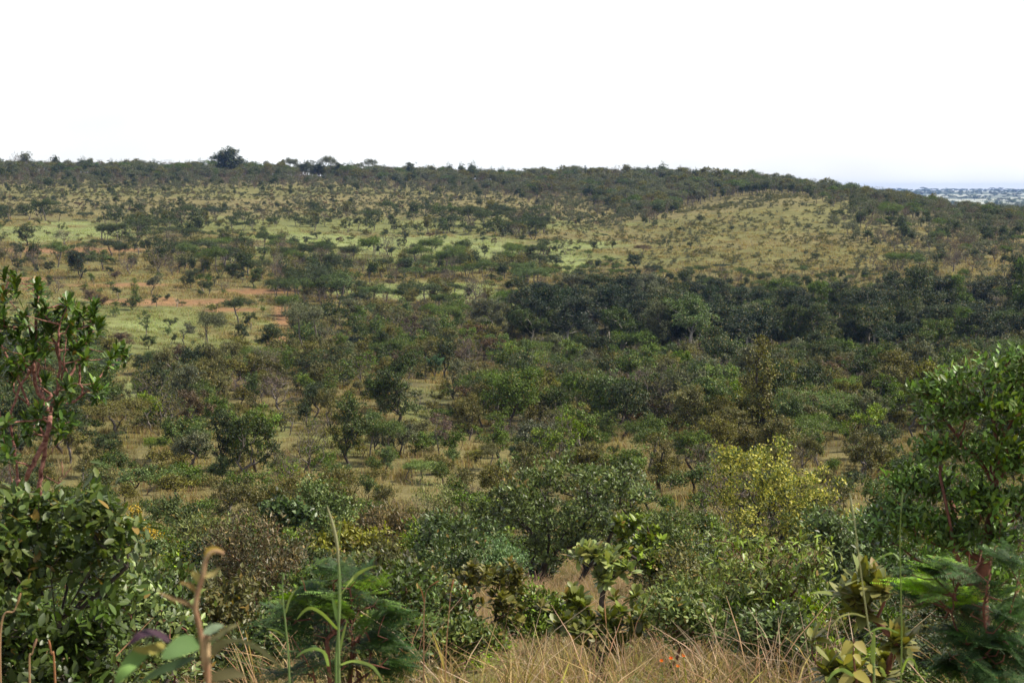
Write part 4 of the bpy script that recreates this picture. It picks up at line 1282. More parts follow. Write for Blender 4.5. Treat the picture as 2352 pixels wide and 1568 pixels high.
fg_plant(18, 'small_leaf_bush', 'dark small-leaved bush tucked left below the large right-edge tree', 'shrub', 2000, 22,
         [(1990, 1215, 46, 40), (2040, 1260, 50, 40), (1985, 1290, 46, 36), (2060, 1320, 44, 30)], 130, 34, (0.075, 0.038), 0.10, M_GLOSS, (0.050, 0.078, 0.024), B_DARK, 0.04, stems=4)
fg_plant(19, 'long_leaf_bush', 'pale bush with long pointed leaves left of the reddish brown bush', 'shrub', 470, 36,
         [(450, 1215, 44, 30), (505, 1212, 44, 28), (470, 1250, 46, 30)], 90, 24, (0.13, 0.038), 0.11, M_LEAF, (0.085, 0.105, 0.04), B_DARK, 0.04, stems=3)
fg_plant(20, 'flowering_bush', 'small bush topped with yellow blossom at the end of the dry grass', 'shrub', 318, 44,
         [(312, 1185, 16, 22), (330, 1215, 26, 24), (345, 1245, 34, 24)], 60, 26, (0.10, 0.05), 0.10, leaf_mat('leaf_with_blossom', oddness=0.3, odd=(0.55, 0.36, 0.03)), (0.10, 0.105, 0.035), B_DARK, 0.03, stems=3)
fg_plant(21, 'leaning_bush', 'dark leaning bush on bent stems in the left dry grass', 'shrub', 405, 48,
         [(385, 1165, 34, 20), (425, 1180, 40, 22), (445, 1210, 26, 20)], 80, 26, (0.12, 0.055), 0.11, M_LEAF, (0.048, 0.066, 0.026), B_DARK, 0.05, stems=2, crook=0.8)
fg_plant(22, 'leafy_bush', 'low green leafy bush left of the blurred seedling', 'shrub', 335, 20,
         [(330, 1330, 56, 40), (270, 1360, 50, 40), (390, 1370, 50, 40), (340, 1400, 60, 36)], 150, 24, (0.085, 0.045), 0.09, M_GLOSS, (0.065, 0.085, 0.03), B_DARK, 0.03, stems=4)
fg_plant(23, 'leafy_bush', 'bushy green undergrowth behind the feathery shrub at lower centre', 'shrub', 930, 21,
         [(900, 1310, 50, 30), (960, 1340, 50, 36), (870, 1370, 50, 36), (950, 1400, 50, 30), (820, 1300, 36, 26)], 150, 24, (0.085, 0.045), 0.10, M_GLOSS, (0.066, 0.088, 0.032), B_DARK, 0.03, stems=4)
fg_plant(24, 'fern_leaf_bush', 'feathery blue-green bush just left of the central tree trunk', 'shrub', 1140, 29,
         [(1120, 1265, 44, 30), (1165, 1290, 40, 28), (1090, 1295, 40, 24)], 110, 40, (0.075, 0.028), 0.10, M_MATT, (0.075, 0.125, 0.052), B_DARK, 0.03, stems=3)
fg_plant(25, 'leafy_bush', 'light leafy bush at the back edge of the bottom dry grass', 'shrub', 1560, 13,
         [(1540, 1400, 50, 26), (1610, 1420, 50, 26), (1570, 1450, 50, 22)], 110, 20, (0.06, 0.032), 0.07, M_LEAF, (0.085, 0.115, 0.040), B_RUST, 0.015, stems=5)
fg_plant(26, 'leafy_bush', 'dark leafy bush behind the drooping shrub on the right', 'shrub', 1900, 20,
         [(1900, 1210, 46, 36), (1940, 1270, 40, 40), (1880, 1340, 40, 40), (1940, 1330, 36, 34)], 130, 28, (0.08, 0.04), 0.10, M_GLOSS, (0.055, 0.082, 0.026), B_DARK, 0.03, stems=4)
fg_plant(27, 'hanging_leaf_shrub', 'rounded shrub of hanging oval leaves on dark fanned stems at lower left', 'shrub', 136, 8,
         [(60, 1180, 60, 40), (140, 1170, 70, 36), (220, 1195, 50, 36), (40, 1255, 60, 50), (130, 1262, 80, 45), (225, 1268, 60, 40), (20, 1335, 50, 46), (275, 1240, 40, 34), (-40, 1260, 60, 80), (100, 1310, 60, 26), (215, 1125, 12, 26), (215, 1325, 40, 24), (10, 1400, 46, 40), (265, 1370, 40, 30), (40, 1365, 30, 24)],
         200, 15, (0.075, 0.034), 0.055, M_OLIVE, (0.052, 0.080, 0.022), B_DARK, 0.028, tmpl=T_OVAL, ind=300, droop=0.75, out_bias=0.8, crook=0.3,
         trunk=[[(136, 1660), (135, 1560), (133, 1480), (130, 1425)]] + [[(130, 1425), (130 + k * 26, 1395, dz), (130 + k * 52, 1345, dz * 2), (130 + k * 74, 1300, dz * 3)] for k, dz in ((-2.4, .05), (-1.5, -.1), (-0.8, .12), (-.2, -.1), (.5, .1), (1.1, -.12), (1.7, .1), (2.2, -.05))])
fg_plant(28, 'leafy_bush', 'leafy green bush with reddish twigs between the lower-left shrub and the seedling', 'shrub', 330, 10.5,
         [(300, 1350, 46, 36), (360, 1380, 46, 40), (300, 1430, 50, 40), (380, 1450, 46, 40), (330, 1500, 60, 40), (250, 1480, 44, 44), (420, 1520, 40, 40), (215, 1560, 60, 30)],
         150, 14, (0.060, 0.028), 0.06, M_GLOSS, (0.080, 0.110, 0.045), B_RUST, 0.018, stems=6, tmpl=T_OVAL, ind=200, crook=0.5)
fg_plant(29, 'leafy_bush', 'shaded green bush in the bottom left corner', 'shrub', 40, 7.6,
         [(20, 1430, 60, 40), (60, 1470, 50, 40), (10, 1520, 60, 40), (190, 1470, 46, 40), (230, 1430, 40, 30), (100, 1550, 70, 36), (200, 1545, 60, 36)], 160, 14, (0.062, 0.028), 0.06, M_GLOSS, (0.030, 0.046, 0.016), B_DARK, 0.014, stems=5, tmpl=T_OVAL, ind=120)  # leaf colour darkened: the shade around the trunk is put into it

fg_plant(30, 'leafy_bush', 'tangled green bush filling the gap left of the central crooked trunk', 'shrub', 1230, 18,
         [(1215, 1380, 46, 34), (1270, 1400, 46, 34), (1230, 1440, 56, 26), (1300, 1440, 40, 30), (1180, 1440, 40, 24)], 150, 26, (0.070, 0.034), 0.08, M_GLOSS, (0.062, 0.088, 0.026), B_DARK, 0.02, stems=6, crook=0.6)
fg_plant(31, 'leafy_bush', 'tangled fine-leaved bush right of the shady large-leaf shrub', 'shrub', 1530, 17,
         [(1505, 1390, 40, 34), (1550, 1360, 44, 30), (1490, 1440, 40, 30), (1600, 1380, 44, 30), (1640, 1430, 46, 26)], 150, 26, (0.064, 0.030), 0.08, M_LEAF, (0.070, 0.095, 0.030), B_RUST, 0.02, stems=6, crook=0.6)
fg_plant(32, 'leafy_bush', 'low dark bush between the feathery shrub and the dry grass', 'shrub', 1040, 13,
         [(1020, 1455, 46, 26), (1070, 1470, 40, 24), (1000, 1500, 40, 24), (1120, 1465, 36, 20)], 110, 22, (0.058, 0.030), 0.06, M_GLOSS, (0.055, 0.078, 0.024), B_DARK, 0.015, stems=5, crook=0.6)
fg_plant(33, 'leafy_bush', 'green bush closing the right end of the dry grass strip', 'shrub', 1760, 12,
         [(1740, 1440, 46, 26), (1800, 1425, 46, 30), (1700, 1465, 40, 22), (1830, 1470, 40, 26), (1770, 1490, 50, 20)], 130, 22, (0.060, 0.028), 0.07, M_GLOSS, (0.066, 0.095, 0.030), B_RUST, 0.015, stems=5, crook=0.6)

# ---- the red-barked tree
def red_tree():
    rng = np.random.default_rng(77)
    D0 = 13.0
    root = root_at('red_barked_tree', 95, D0, 'tree with smooth red bark and tufts of glossy leaves at the left edge', 'tree', 1500)
    sk = Skel(np.array(root.location) + np.array([0, 0, -0.2]))
    lines = [
        (0.0, [(95, 1500), (95, 1440), (97, 1390)]),
        (0.1, [(97, 1390), (72, 1330), (48, 1200), (28, 1110), (12, 1020), (0, 920), (-14, 840), (-30, 740)]),
        (-0.1, [(97, 1390), (104, 1330), (92, 1200), (76, 1100), (62, 990), (72, 900), (108, 800), (150, 730), (182, 680)]),
        (-0.2, [(97, 1390), (130, 1340), (165, 1285), (200, 1230), (240, 1140), (268, 1090), (284, 1040), (290, 990)]),
        (0.25, [(95, 1500), (170, 1500), (228, 1480), (236, 1400), (241, 1310), (254, 1210), (266, 1110), (284, 1040)]),
        (0.15, [(254, 1210), (292, 1170), (320, 1130), (344, 1100)]),
        (-0.1, [(290, 990), (296, 930), (300, 880)]),
        (0.0, [(300, 880), (262, 866), (222, 810), (204, 730), (198, 650), (202, 540), (212, 440), (216, 320), (222, 240)]),
        (0.3, [(300, 880), (252, 830), (234, 780), (226, 660), (232, 560), (236, 480)]),
        (-0.2, [(300, 880), (322, 850), (340, 800), (346, 700), (347, 600), (349, 490), (352, 410)]),
        (-0.3, [(340, 800), (362, 730), (376, 640), (384, 540), (390, 440)]),
        (0.1, [(340, 800), (390, 740), (436, 670), (474, 590), (504, 510), (532, 400), (540, 330)]),
        (0.35, [(300, 880), (400, 880), (452, 850), (484, 822), (470, 720), (465, 640), (484, 520), (492, 400), (488, 330)]),
        (0.35, [(484, 822), (540, 780), (600, 700), (650, 655), (700, 632), (735, 590)]),
        (0.6, [(12, 1020), (-10, 500), (0, 330), (20, 240), (44, 170), (60, 120)]),
        (0.4, [(72, 900), (80, 800), (84, 660), (86, 570)]),
        (0.2, [(228, 1480), (270, 1440), (318, 1418), (346, 1340), (382, 1300), (422, 1236)]),
        (0.2, [(346, 1340), (366, 1270), (364, 1210)]),
        (0.2, [(346, 1330), (300, 1320), (270, 1295)]),
        (0.0, [(232, 560), (180, 470), (160, 400)]), (0.0, [(376, 640), (330, 560), (300, 470)]),
    ]
    conv = lambda p, dz: pt(p[0] * 0.3907, 585.3 + p[1] * 0.3907, D0 + dz * 1.6)
    first = True
    for dz, ln in lines:
        p0 = conv(ln[0], dz)
        j = 0 if first else int(np.argmin(np.linalg.norm(sk.P[:sk.n] - p0, axis=1)))
        pts = [conv(p, dz * min(1, (k + 1) / 3)) for k, p in enumerate(ln)][0 if first else 1:]
        fine, prev = [], sk.P[j].copy()
        for q in pts:
            for t in (0.34, 0.67, 1.0):
                fine.append(prev + (q - prev) * t + (rng.normal(size=3) * 0.007 if t < 1 else 0))
            prev = q
        sk.line(fine, j)
        first = False
    trunk_n = sk.n
    tufts = [(220, 160, 60), (235, 235, 65), (265, 290, 60), (150, 365, 55), (380, 265, 55), (395, 335, 60), (360, 400, 65), (400, 450, 70), (470, 330, 55), (545, 290, 60), (540, 350, 65), (565, 430, 55), (280, 435, 50), (320, 520, 55),
             (305, 370, 55), (440, 500, 60), (505, 470, 50), (430, 560, 55), (505, 610, 50), (700, 590, 50), (650, 605, 45), (735, 580, 40), (590, 790, 50), (560, 780, 45), (400, 765, 35), (265, 725, 30), (60, 120, 60), (100, 190, 45), (20, 230, 45),
             (30, 400, 45), (60, 470, 45), (120, 545, 60), (40, 600, 60), (60, 700, 60), (110, 650, 50), (225, 900, 75), (165, 930, 65), (300, 905, 75), (350, 860, 50), (390, 950, 65), (350, 1005, 65), (420, 1000, 45), (285, 985, 70), (160, 1030, 50),
             (60, 1100, 55), (20, 1000, 50), (40, 1160, 50), (190, 470, 50), (170, 560, 50), (250, 340, 50), (330, 330, 45), (420, 400, 50), (20, 330, 40), (200, 1000, 50), (250, 560, 45), (470, 430, 45), (-20, 520, 50), (-20, 660, 50), (-30, 300, 50), (120, 400, 40)]
    cand = []
    for (cx, cy, r) in tufts:
        for k in range(2):
            cand.append(conv((cx + rng.normal() * r * 0.35, cy + rng.normal() * r * 0.3), rng.uniform(-0.35, 0.5)))
    for p in cand:
        sk.grow(p, rng, step=0.10, crook=0.35, alpha=0.15, minidx=trunk_n // 6)
    wood_part(root, sk, 0.029, 0.004, B_RED, 8, 0.42)
    tp = sk.P[sk.tips]
    P, d, up, rnd = leaf_cloud(rng, tp, tp.mean(0) - np.array([0, 0, 1.2]), 26, 0.10, 'rosette')
    sz = rng.uniform(0.7, 1.2, len(P))
    put_leaves(root, P, d, up, 0.100 * sz, 0.034 * sz, T_OBOV, M_GLOSS, (0.040, 0.074, 0.016), rnd, 300)
red_tree()

# ---- feathery shrubs: fronds of paired leaflets
def frond_mesh(name, rng, pairs=4, leaflets=14):
    V, Q, rn = [], [], []
    nv = 0
    def quad(a, b, c, d, r):
        nonlocal nv
        V.extend([a, b, c, d]); Q.append([nv, nv + 1, nv + 2, nv + 3]); rn.append(r); nv += 4
    rach = lambda t: np.array([0.58 * t, 0, 0.06 * math.sin(t * 2.4) - 0.10 * t * t])
    for k in range(6):
        a, b = rach(k / 6), rach((k + 1) / 6)
        quad(a + [0, .008, 0], b + [0, .006, 0], b - [0, .006, 0], a - [0, .008, 0], 0.3)
    combs = [(1.0, 0)] + [(0.25 + 0.72 * i / (pairs - 1), sg) for i in range(pairs) for sg in (-1, 1)]
    for t, sgn in combs:
        o = rach(t)
        ln = 0.50 * rng.uniform(0.85, 1.1) * (0.85 if sgn == 0 else 0.8 + 0.25 * t)
        ax = unit(np.array([1.0, sgn * (0.85 - 0.25 * t), rng.uniform(-0.08, 0.12)]))
        rr = rng.random()
        for j in range(leaflets):
            q = (j + 0.8) / leaflets
            p = o + ax * ln * q + np.array([0, 0, -0.16 * ln * q * q])
            pe = np.array([-ax[1], ax[0], 0])
            w = ax * ln / leaflets * 0.40
            for s2 in (-1, 1):
                l = 0.080 * math.sin(PI * (0.16 + 0.78 * q)) ** 0.6
                dr = unit(pe * s2 + ax * 0.28 + np.array([0, 0, -0.12 + rng.normal() * 0.14]))
                quad(p - w * .7, p + dr * l - w * .5, p + dr * l + w * .5, p + w * .7, min(0.99, 0.55 * rr + 0.45 * rng.random()))
    return mesh(name, np.array(V), [np.array(Q)], [M_MATT], rnd=[np.array(rn)])
frng = np.random.default_rng(11)
FRONDS = [frond_mesh('frond', frng), frond_mesh('frond', frng, 5, 13)]
def fern_shrub(seed, name, label, u, D, lumps, n, size, stems, col, tipcol, rb, bark, trunk=None, droop=0.25, v0=1600):
    rng = np.random.default_rng(seed)
    root = root_at(name, u, D, label, 'shrub', v0)
    base = np.array(root.location)
    L3 = []
    for (lu, lv, ru, rv) in lumps:
        s = ru * D / F
        c = pt(lu, lv, D + rng.uniform(-0.8, 0.8) * s)
        L3.append((c[0], c[1], c[2], s, s, rv * D / F))
    pts = lump_points(rng, L3, n, 0.8)
    sk = Skel(base + np.array([0, 0, -0.1]))
    if trunk:
        for line in trunk:
            p0 = pt(line[0][0], line[0][1], D)
            j = int(np.argmin(np.linalg.norm(sk.P[:sk.n] - p0, axis=1))) if sk.n > 1 else 0
            sk.line([pt(q[0], q[1], D) for q in line[1 if j else 0:]], j)
    else:
        cen = pts.mean(0)
        for s in range(stems):
            q = cen + rng.normal(size=3) * 0.12
            sk.line([base + (q - base) * t for t in (0.3, 0.6, 0.85)], 0)
    cen = pts.mean(0) - np.array([0, 0, 0.15])
    top = pts[:, 2].max()
    fr = []
    for p in pts:
        k = int(np.argmin(np.linalg.norm(sk.P[:sk.n] - p, axis=1)))
        q = p
        o = unit((p - cen) * np.array([1, 1, 0.6]))
        dr = unit(o * np.array([1, 1, 0.5]) * 0.8 + runit(rng, 1)[0] * np.array([0.75, 0.75, 0.3]) + np.array([0, 0, 0.22 - droop]))
        s = size * rng.uniform(0.7, 1.15)
        b = p - dr * s * 0.75
        fr.append((b, dr, s, p[2]))
        sk.grow(b, rng, step=0.08, crook=0.3, alpha=0.25, minidx=2)
    wood_part(root, sk, rb, 0.003, bark, 6)
    for b, dr, s, z in fr:
        up = unit(np.array([0, 0, 1.0]) + runit(rng, 1)[0] * 0.45)
        sd_ = unit(np.cross(up, dr))
        nn = np.cross(dr, sd_)
        o = link('frond', FRONDS[int(rng.integers(2))], root)
        a, bb, c, q = dr * s, sd_ * s, nn * s, b - base
        o.matrix_basis = Matrix(((a[0], bb[0], c[0], q[0]), (a[1], bb[1], c[1], q[1]), (a[2], bb[2], c[2], q[2]), (0, 0, 0, 1)))
        young = rng.random() < 0.07 + 0.36 * (z > top - 0.24)
        k = rng.uniform(0.75, 1.25)
        cc = [c * 1.15 for c in (tipcol if young else col)]
        o.color = (cc[0] * k, cc[1] * k, cc[2] * k, 1)
fern_shrub(1, 'feathery_shrub', 'feathery bright green shrub behind the tallest pale grass stem', 770, 7.0,
           [(735, 1300, 50, 24), (800, 1310, 40, 22), (850, 1330, 50, 26), (690, 1350, 60, 30), (770, 1370, 70, 40), (870, 1390, 60, 40), (640, 1410, 70, 34), (740, 1440, 80, 40), (880, 1460, 80, 40), (600, 1440, 50, 26), (700, 1520, 90, 40), (900, 1530, 80, 40), (960, 1500, 44, 30), (930, 1400, 40, 22)],
           120, 0.24, 5, (0.026, 0.058, 0.016), (0.095, 0.175, 0.030), 0.022, B_RUST)
fern_shrub(2, 'feathery_branch_shrub', 'feathery shrub with vivid green sprays over dark fronds in the lower right corner', 2280, 6.5,
           [(2110, 1300, 46, 14), (2170, 1290, 36, 20), (2090, 1335, 46, 12), (2110, 1368, 56, 14), (2200, 1380, 50, 24), (2300, 1262, 40, 10), (2340, 1290, 34, 16), (2330, 1345, 36, 24), (2200, 1450, 60, 26), (2290, 1470, 70, 30), (2180, 1520, 60, 30), (2280, 1540, 80, 36), (2350, 1500, 40, 60), (2340, 1410, 30, 26)],
           150, 0.23, 3, (0.026, 0.060, 0.017), (0.125, 0.240, 0.036), 0.022, B_RUST,
           trunk=[[(2290, 1620), (2270, 1500), (2225, 1425), (2190, 1370), (2150, 1330), (2130, 1305)], [(2270, 1500), (2310, 1440), (2330, 1370), (2345, 1300)], [(2225, 1425), (2180, 1400), (2130, 1378)]], droop=0.35)

# ---- single grass stems
def ribbon(pts, w0, w1, sides=5):
    P = np.asarray(pts, float)
    sk = Skel(P[0])
    sk.line(list(P[1:]), 0)
    return sk
def smooth_line(pts, n=14):
    P = np.asarray(pts, float)
    t = np.linspace(0, len(P) - 1, n)
    out = []
    for x in t:
        i = min(int(x), len(P) - 2)
        f = x - i
        p0, p1, p2, p3 = P[max(i - 1, 0)], P[i], P[i + 1], P[min(i + 2, len(P) - 1)]
        out.append(0.5 * ((2 * p1) + (-p0 + p2) * f + (2 * p0 - 5 * p1 + 4 * p2 - p3) * f * f + (-p0 + 3 * p1 - 3 * p2 + p3) * f ** 3))
    return np.array(out)
def tube_mesh(name, P, r, mat, org, sides=5):
    P = np.asarray(P) - org
    T = unit(np.gradient(P, axis=0))
    S1 = unit(np.cross(T, np.array([0.1, 0.95, 0.2])))
    S2 = np.cross(T, S1)
    r = np.broadcast_to(r, (len(P),))
    a = np.linspace(0, 2 * PI, sides, endpoint=False)
    V = (P[:, None] + r[:, None, None] * (np.cos(a)[None, :, None] * S1[:, None] + np.sin(a)[None, :, None] * S2[:, None])).reshape(-1, 3)
    i = np.arange(len(P) - 1)[:, None] * sides
    A, B = i + np.arange(sides), i + (np.arange(sides) + 1) % sides
    Q = np.stack([A, B, B + sides, A + sides], -1).reshape(-1, 4)
    return mesh(name, V, [Q], [mat], rnd=[np.full(len(Q), 0.5)], smooth=True)
def blade_mesh(name, P, w, mat, org, side=None):
    P = np.asarray(P) - org
    T = unit(np.gradient(P, axis=0))
    S = unit(np.cross(T, np.array([0.0, 1.0, 0.35]))) if side is None else np.broadcast_to(unit(np.array(side, float)), P.shape)
    N = np.cross(T, S)
    t = np.linspace(0, 1, len(P))
    ww = w * np.sin(PI * np.clip(0.18 + 0.82 * t, 0, 1)) ** 0.8 + w * 0.04
    V = np.stack([P - S * ww[:, None] / 2 + N * ww[:, None] * 0.12, P, P + S * ww[:, None] / 2 + N * ww[:, None] * 0.12], 1).reshape(-1, 3)
    i = np.arange(len(P) - 1)[:, None] * 3
    Q = np.concatenate([np.stack([i + k, i + k + 1, i + k + 4, i + k + 3], -1).reshape(-1, 4) for k in (0, 1)])
    return mesh(name, V, [Q], [mat], rnd=[np.full(len(Q), 0.5)], smooth=True)
def grass_stem(label, D, stem, blades, r, col, head=0.0, headcol=None, w=0.012, dry=False):
    root = root_at('grass_stem', stem[0][0], D, label, 'grass stem', stem[0][1])
    org = np.array(root.location)
    base = np.array([org[0], org[1], org[2] - 0.02])
    P = smooth_line([base] + [pt(u, v, D) for u, v in stem], 26)
    t = np.linspace(0, 1, 26)
    o = link('stem', tube_mesh('stem', P, r * (1 - 0.72 * t), M_GRASS, org), root)
    o.color = (*col, 1)
    if head:
        k = int(26 * (1 - head))
        rr = r * 0.8 * np.sin(PI * np.linspace(0.08, 0.98, 26 - k)) ** 0.7 + r * 0.1
        o = link('seed_head', tube_mesh('seed_head', P[k:], rr, M_GRASS, org, 6), root)
        o.color = (*(headcol or col), 1)
    for bl in blades:
        dd = D + bl[0]
        Q = smooth_line([pt(u, v, dd if i else D) for i, (u, v) in enumerate(bl[1:])], 14)
        o = link('blade', blade_mesh('blade', Q, w * 0.62, M_GRASS, org), root)
        o.color = (*col, 1)
cg, cp, ct = (0.20, 0.28, 0.11), (0.34, 0.36, 0.22), (0.36, 0.22, 0.13)
cv = lambda *q: [(544 + x * 0.3055, 1089 + y * 0.3055) for x, y in q]
cw = lambda *q: [(1740 + x * 0.3055, 1089 + y * 0.3055) for x, y in q]
grass_stem('tallest pale green grass stem with a silvery seed head left of centre', 4.6, cv((768, 1568), (764, 1200), (770, 900), (760, 600), (732, 420), (676, 230)),
           [[-0.1] + cv((760, 1165), (650, 1050), (560, 1002), (500, 1030), (450, 1092)), [0.1] + cv((770, 910), (870, 780), (960, 715), (1052, 684)), [-0.2] + cv((688, 1440), (660, 1340), (590, 1308), (500, 1330), (440, 1380)),
            [-0.2] + cv((780, 1430), (870, 1400), (1000, 1430), (1060, 1490), (1105, 1575)), [0] + cv((765, 1120), (740, 1010), (716, 915))], 0.0065, cg, 0.42, cp, 0.020)
grass_stem('second green grass stem leaning against the tallest one', 4.65, cv((745, 1568), (752, 1300), (778, 1000), (778, 760), (757, 560), (786, 345)), [[0] + cv((770, 1350), (800, 1200), (832, 1090))], 0.0045, cg, 0.3, cg, 0.013)
grass_stem('thin upright green grass stem left of the tallest one', 5.0, cv((396, 1568), (368, 1150), (352, 1000), (342, 850), (352, 740)), [[0] + cv((358, 1215), (290, 1172), (220, 1158)), [0] + cv((368, 1040), (400, 930), (460, 840))], 0.0048, cg, 0.15, cg, 0.012)
grass_stem('dry reddish grass stem nodding to the right near the middle', 6.5, cv((1405, 1290), (1412, 950), (1445, 850), (1522, 797)), [[0] + cv((1412, 980), (1390, 880), (1355, 815))], 0.0035, ct, 0.22, ct, 0.008)
grass_stem('straight pale dry grass stem right of the nodding one', 6.5, cv((1568, 1568), (1578, 1250), (1592, 1080), (1608, 900), (1630, 785)), [], 0.0038, (0.45, 0.33, 0.22), 0.16, (0.5, 0.3, 0.2), 0.008)
grass_stem('long light green grass stem leaning left on the right side', 5.0, cw((880, 1500), (832, 1130), (772, 700), (735, 400), (690, 130)), [[-0.1] + cw((812, 1072), (720, 1045), (620, 1070), (556, 1145)), [0] + cw((748, 560), (742, 520), (732, 512))], 0.0042, cp, 0.2, cp, 0.012)
grass_stem('thin vertical green grass stem in front of the right feathery shrub', 5.2, cw((1080, 1500), (1078, 900), (1070, 500), (1080, 250), (1090, 130)), [[-0.1] + cw((1062, 1192), (960, 1153), (880, 1165), (790, 1228)), [0.1] + cw((1070, 645), (1020, 590), (930, 620), (830, 695)), [-0.1] + cw((1085, 1490), (1120, 1395), (1170, 1395), (1212, 1495))], 0.0035, cg, 0.25, cg, 0.014)
grass_stem('broad green grass blades at the foot of the leaning right stem', 4.9, cw((872, 1568), (868, 1480), (866, 1420)), [[0] + cw((868, 1420), (868, 1300), (878, 1165)), [-0.1] + cw((720, 1512), (640, 1465), (570, 1490), (520, 1568)), [-0.1] + cw((870, 1440), (920, 1450), (965, 1525))], 0.004, cg, 0, None, 0.026)
grass_stem('pale seeding grass stem above the dry grass at bottom centre', 8.0, [(1410, 1560), (1400, 1490), (1392, 1430), (1388, 1378)], [], 0.0042, (0.46, 0.36, 0.22), 0.3, (0.5, 0.36, 0.22), 0.008)
for i, (q, lab) in enumerate([(cv((100, 1568), (50, 1350), (0, 1300)), 'a'), ]):
    pass
for q, lab in (([(0, 1480), (34, 1400), (48, 1360)], 'dry blade of grass rising in the bottom left corner'), ([(68, 1560), (74, 1500), (85, 1465)], 'thick dry blade right of the corner one'), ([(126, 1550), (118, 1500), (112, 1468)], 'reddish dry blade beside the dark stems of the lower-left shrub')):
    grass_stem(lab, 5.5, q, [], 0.0055, (0.40, 0.27, 0.15), 0.3, (0.4, 0.25, 0.15), 0.01)

# ---- young sapling with pale paired leaves
def sapling():
    D = 6.0
    root = root_at('sapling', 1966, D, 'young sapling with pairs of pale yellowish heart-shaped leaves at lower right', 'sapling', 1600)
    org = np.array(root.location)
    P = smooth_line([org - np.array([0, 0, .02])] + [pt(u, v, D) for u, v in ((1968, 1600), (1964, 1540), (1960, 1500), (1961, 1466))], 14)
    link('stem', tube_mesh('stem', P, 0.006 * (1 - 0.5 * np.linspace(0, 1, 14)), B_RUST, org), root)
    me = leaf_proto('leaf', T_HEART, M_OLIVE)
    for (u0, v0, u1, v1, w, dz) in ((1956, 1472, 1932, 1505, .045, -.05), (1966, 1472, 1992, 1500, .045, -.05), (1956, 1500, 1936, 1530, .03, .05), (1964, 1500, 1978, 1524, .03, -.05), (1962, 1540, 2004, 1572, .05, -.08), (1958, 1545, 1920, 1585, .05, -.06), (1990, 1528, 2028, 1552, .035, .05)):
        a, b = pt(u0, v0, D), pt(u1, v1, D + dz)
        d = b - a
        ln = np.linalg.norm(d)
        dd, s, n = leaf_frames(a[None], d[None], np.array([[0.1, -0.75, 0.6]]))
        o = link('leaf', me, root)
        q = a - org
        A, B, N = dd[0] * ln, s[0] * w, n[0] * w
        o.matrix_basis = Matrix(((A[0], B[0], N[0], q[0]), (A[1], B[1], N[1], q[1]), (A[2], B[2], N[2], q[2]), (0, 0, 0, 1)))
        o.color = (0.30, 0.29, 0.11, 1)
sapling()

# ---- orange flowers in the dry grass
M_PETAL = leaf_mat('orange_petal', rough=0.5, trans=0.4, spec=0.2, oddness=0, vary=0.2)
def flower(u, v, lab):
    D = 10.0
    root = root_at('orange_flower', u, D, lab, 'flower', v)
    org = np.array(root.location)
    hd = pt(u, v, D)
    o = link('stalk', tube_mesh('stalk', smooth_line([org, (org + hd) / 2 + np.array([.02, 0, 0]), hd], 8), 0.003, M_GRASS, org), root)
    o.color = (0.15, 0.2, 0.06, 1)
    me = leaf_proto('petal', T_OBOV, M_PETAL)
    for k in range(6):
        a = k * PI / 3
        d = unit(np.array([math.cos(a), math.sin(a) * 0.6 - 0.5, 0.35 + 0.5 * math.sin(a)]))
        dd, s, n = leaf_frames(hd[None], d[None], np.array([[0, -0.6, 0.8]]))
        p = link('petal', me, root)
        q = hd - org
        A, B, N = dd[0] * 0.017, s[0] * 0.012, n[0] * 0.012
        p.matrix_basis = Matrix(((A[0], B[0], N[0], q[0]), (A[1], B[1], N[1], q[1]), (A[2], B[2], N[2], q[2]), (0, 0, 0, 1)))
        p.color = (0.80, 0.23, 0.025, 1)
flower(1519, 1517, 'leftmost of the four orange flowers in the dry grass')
flower(1541, 1511, 'second orange flower from the left in the dry grass')
flower(1570, 1505, 'highest and rightmost orange flower in the dry grass')
flower(1557, 1529, 'lowest of the four orange flowers in the dry grass')

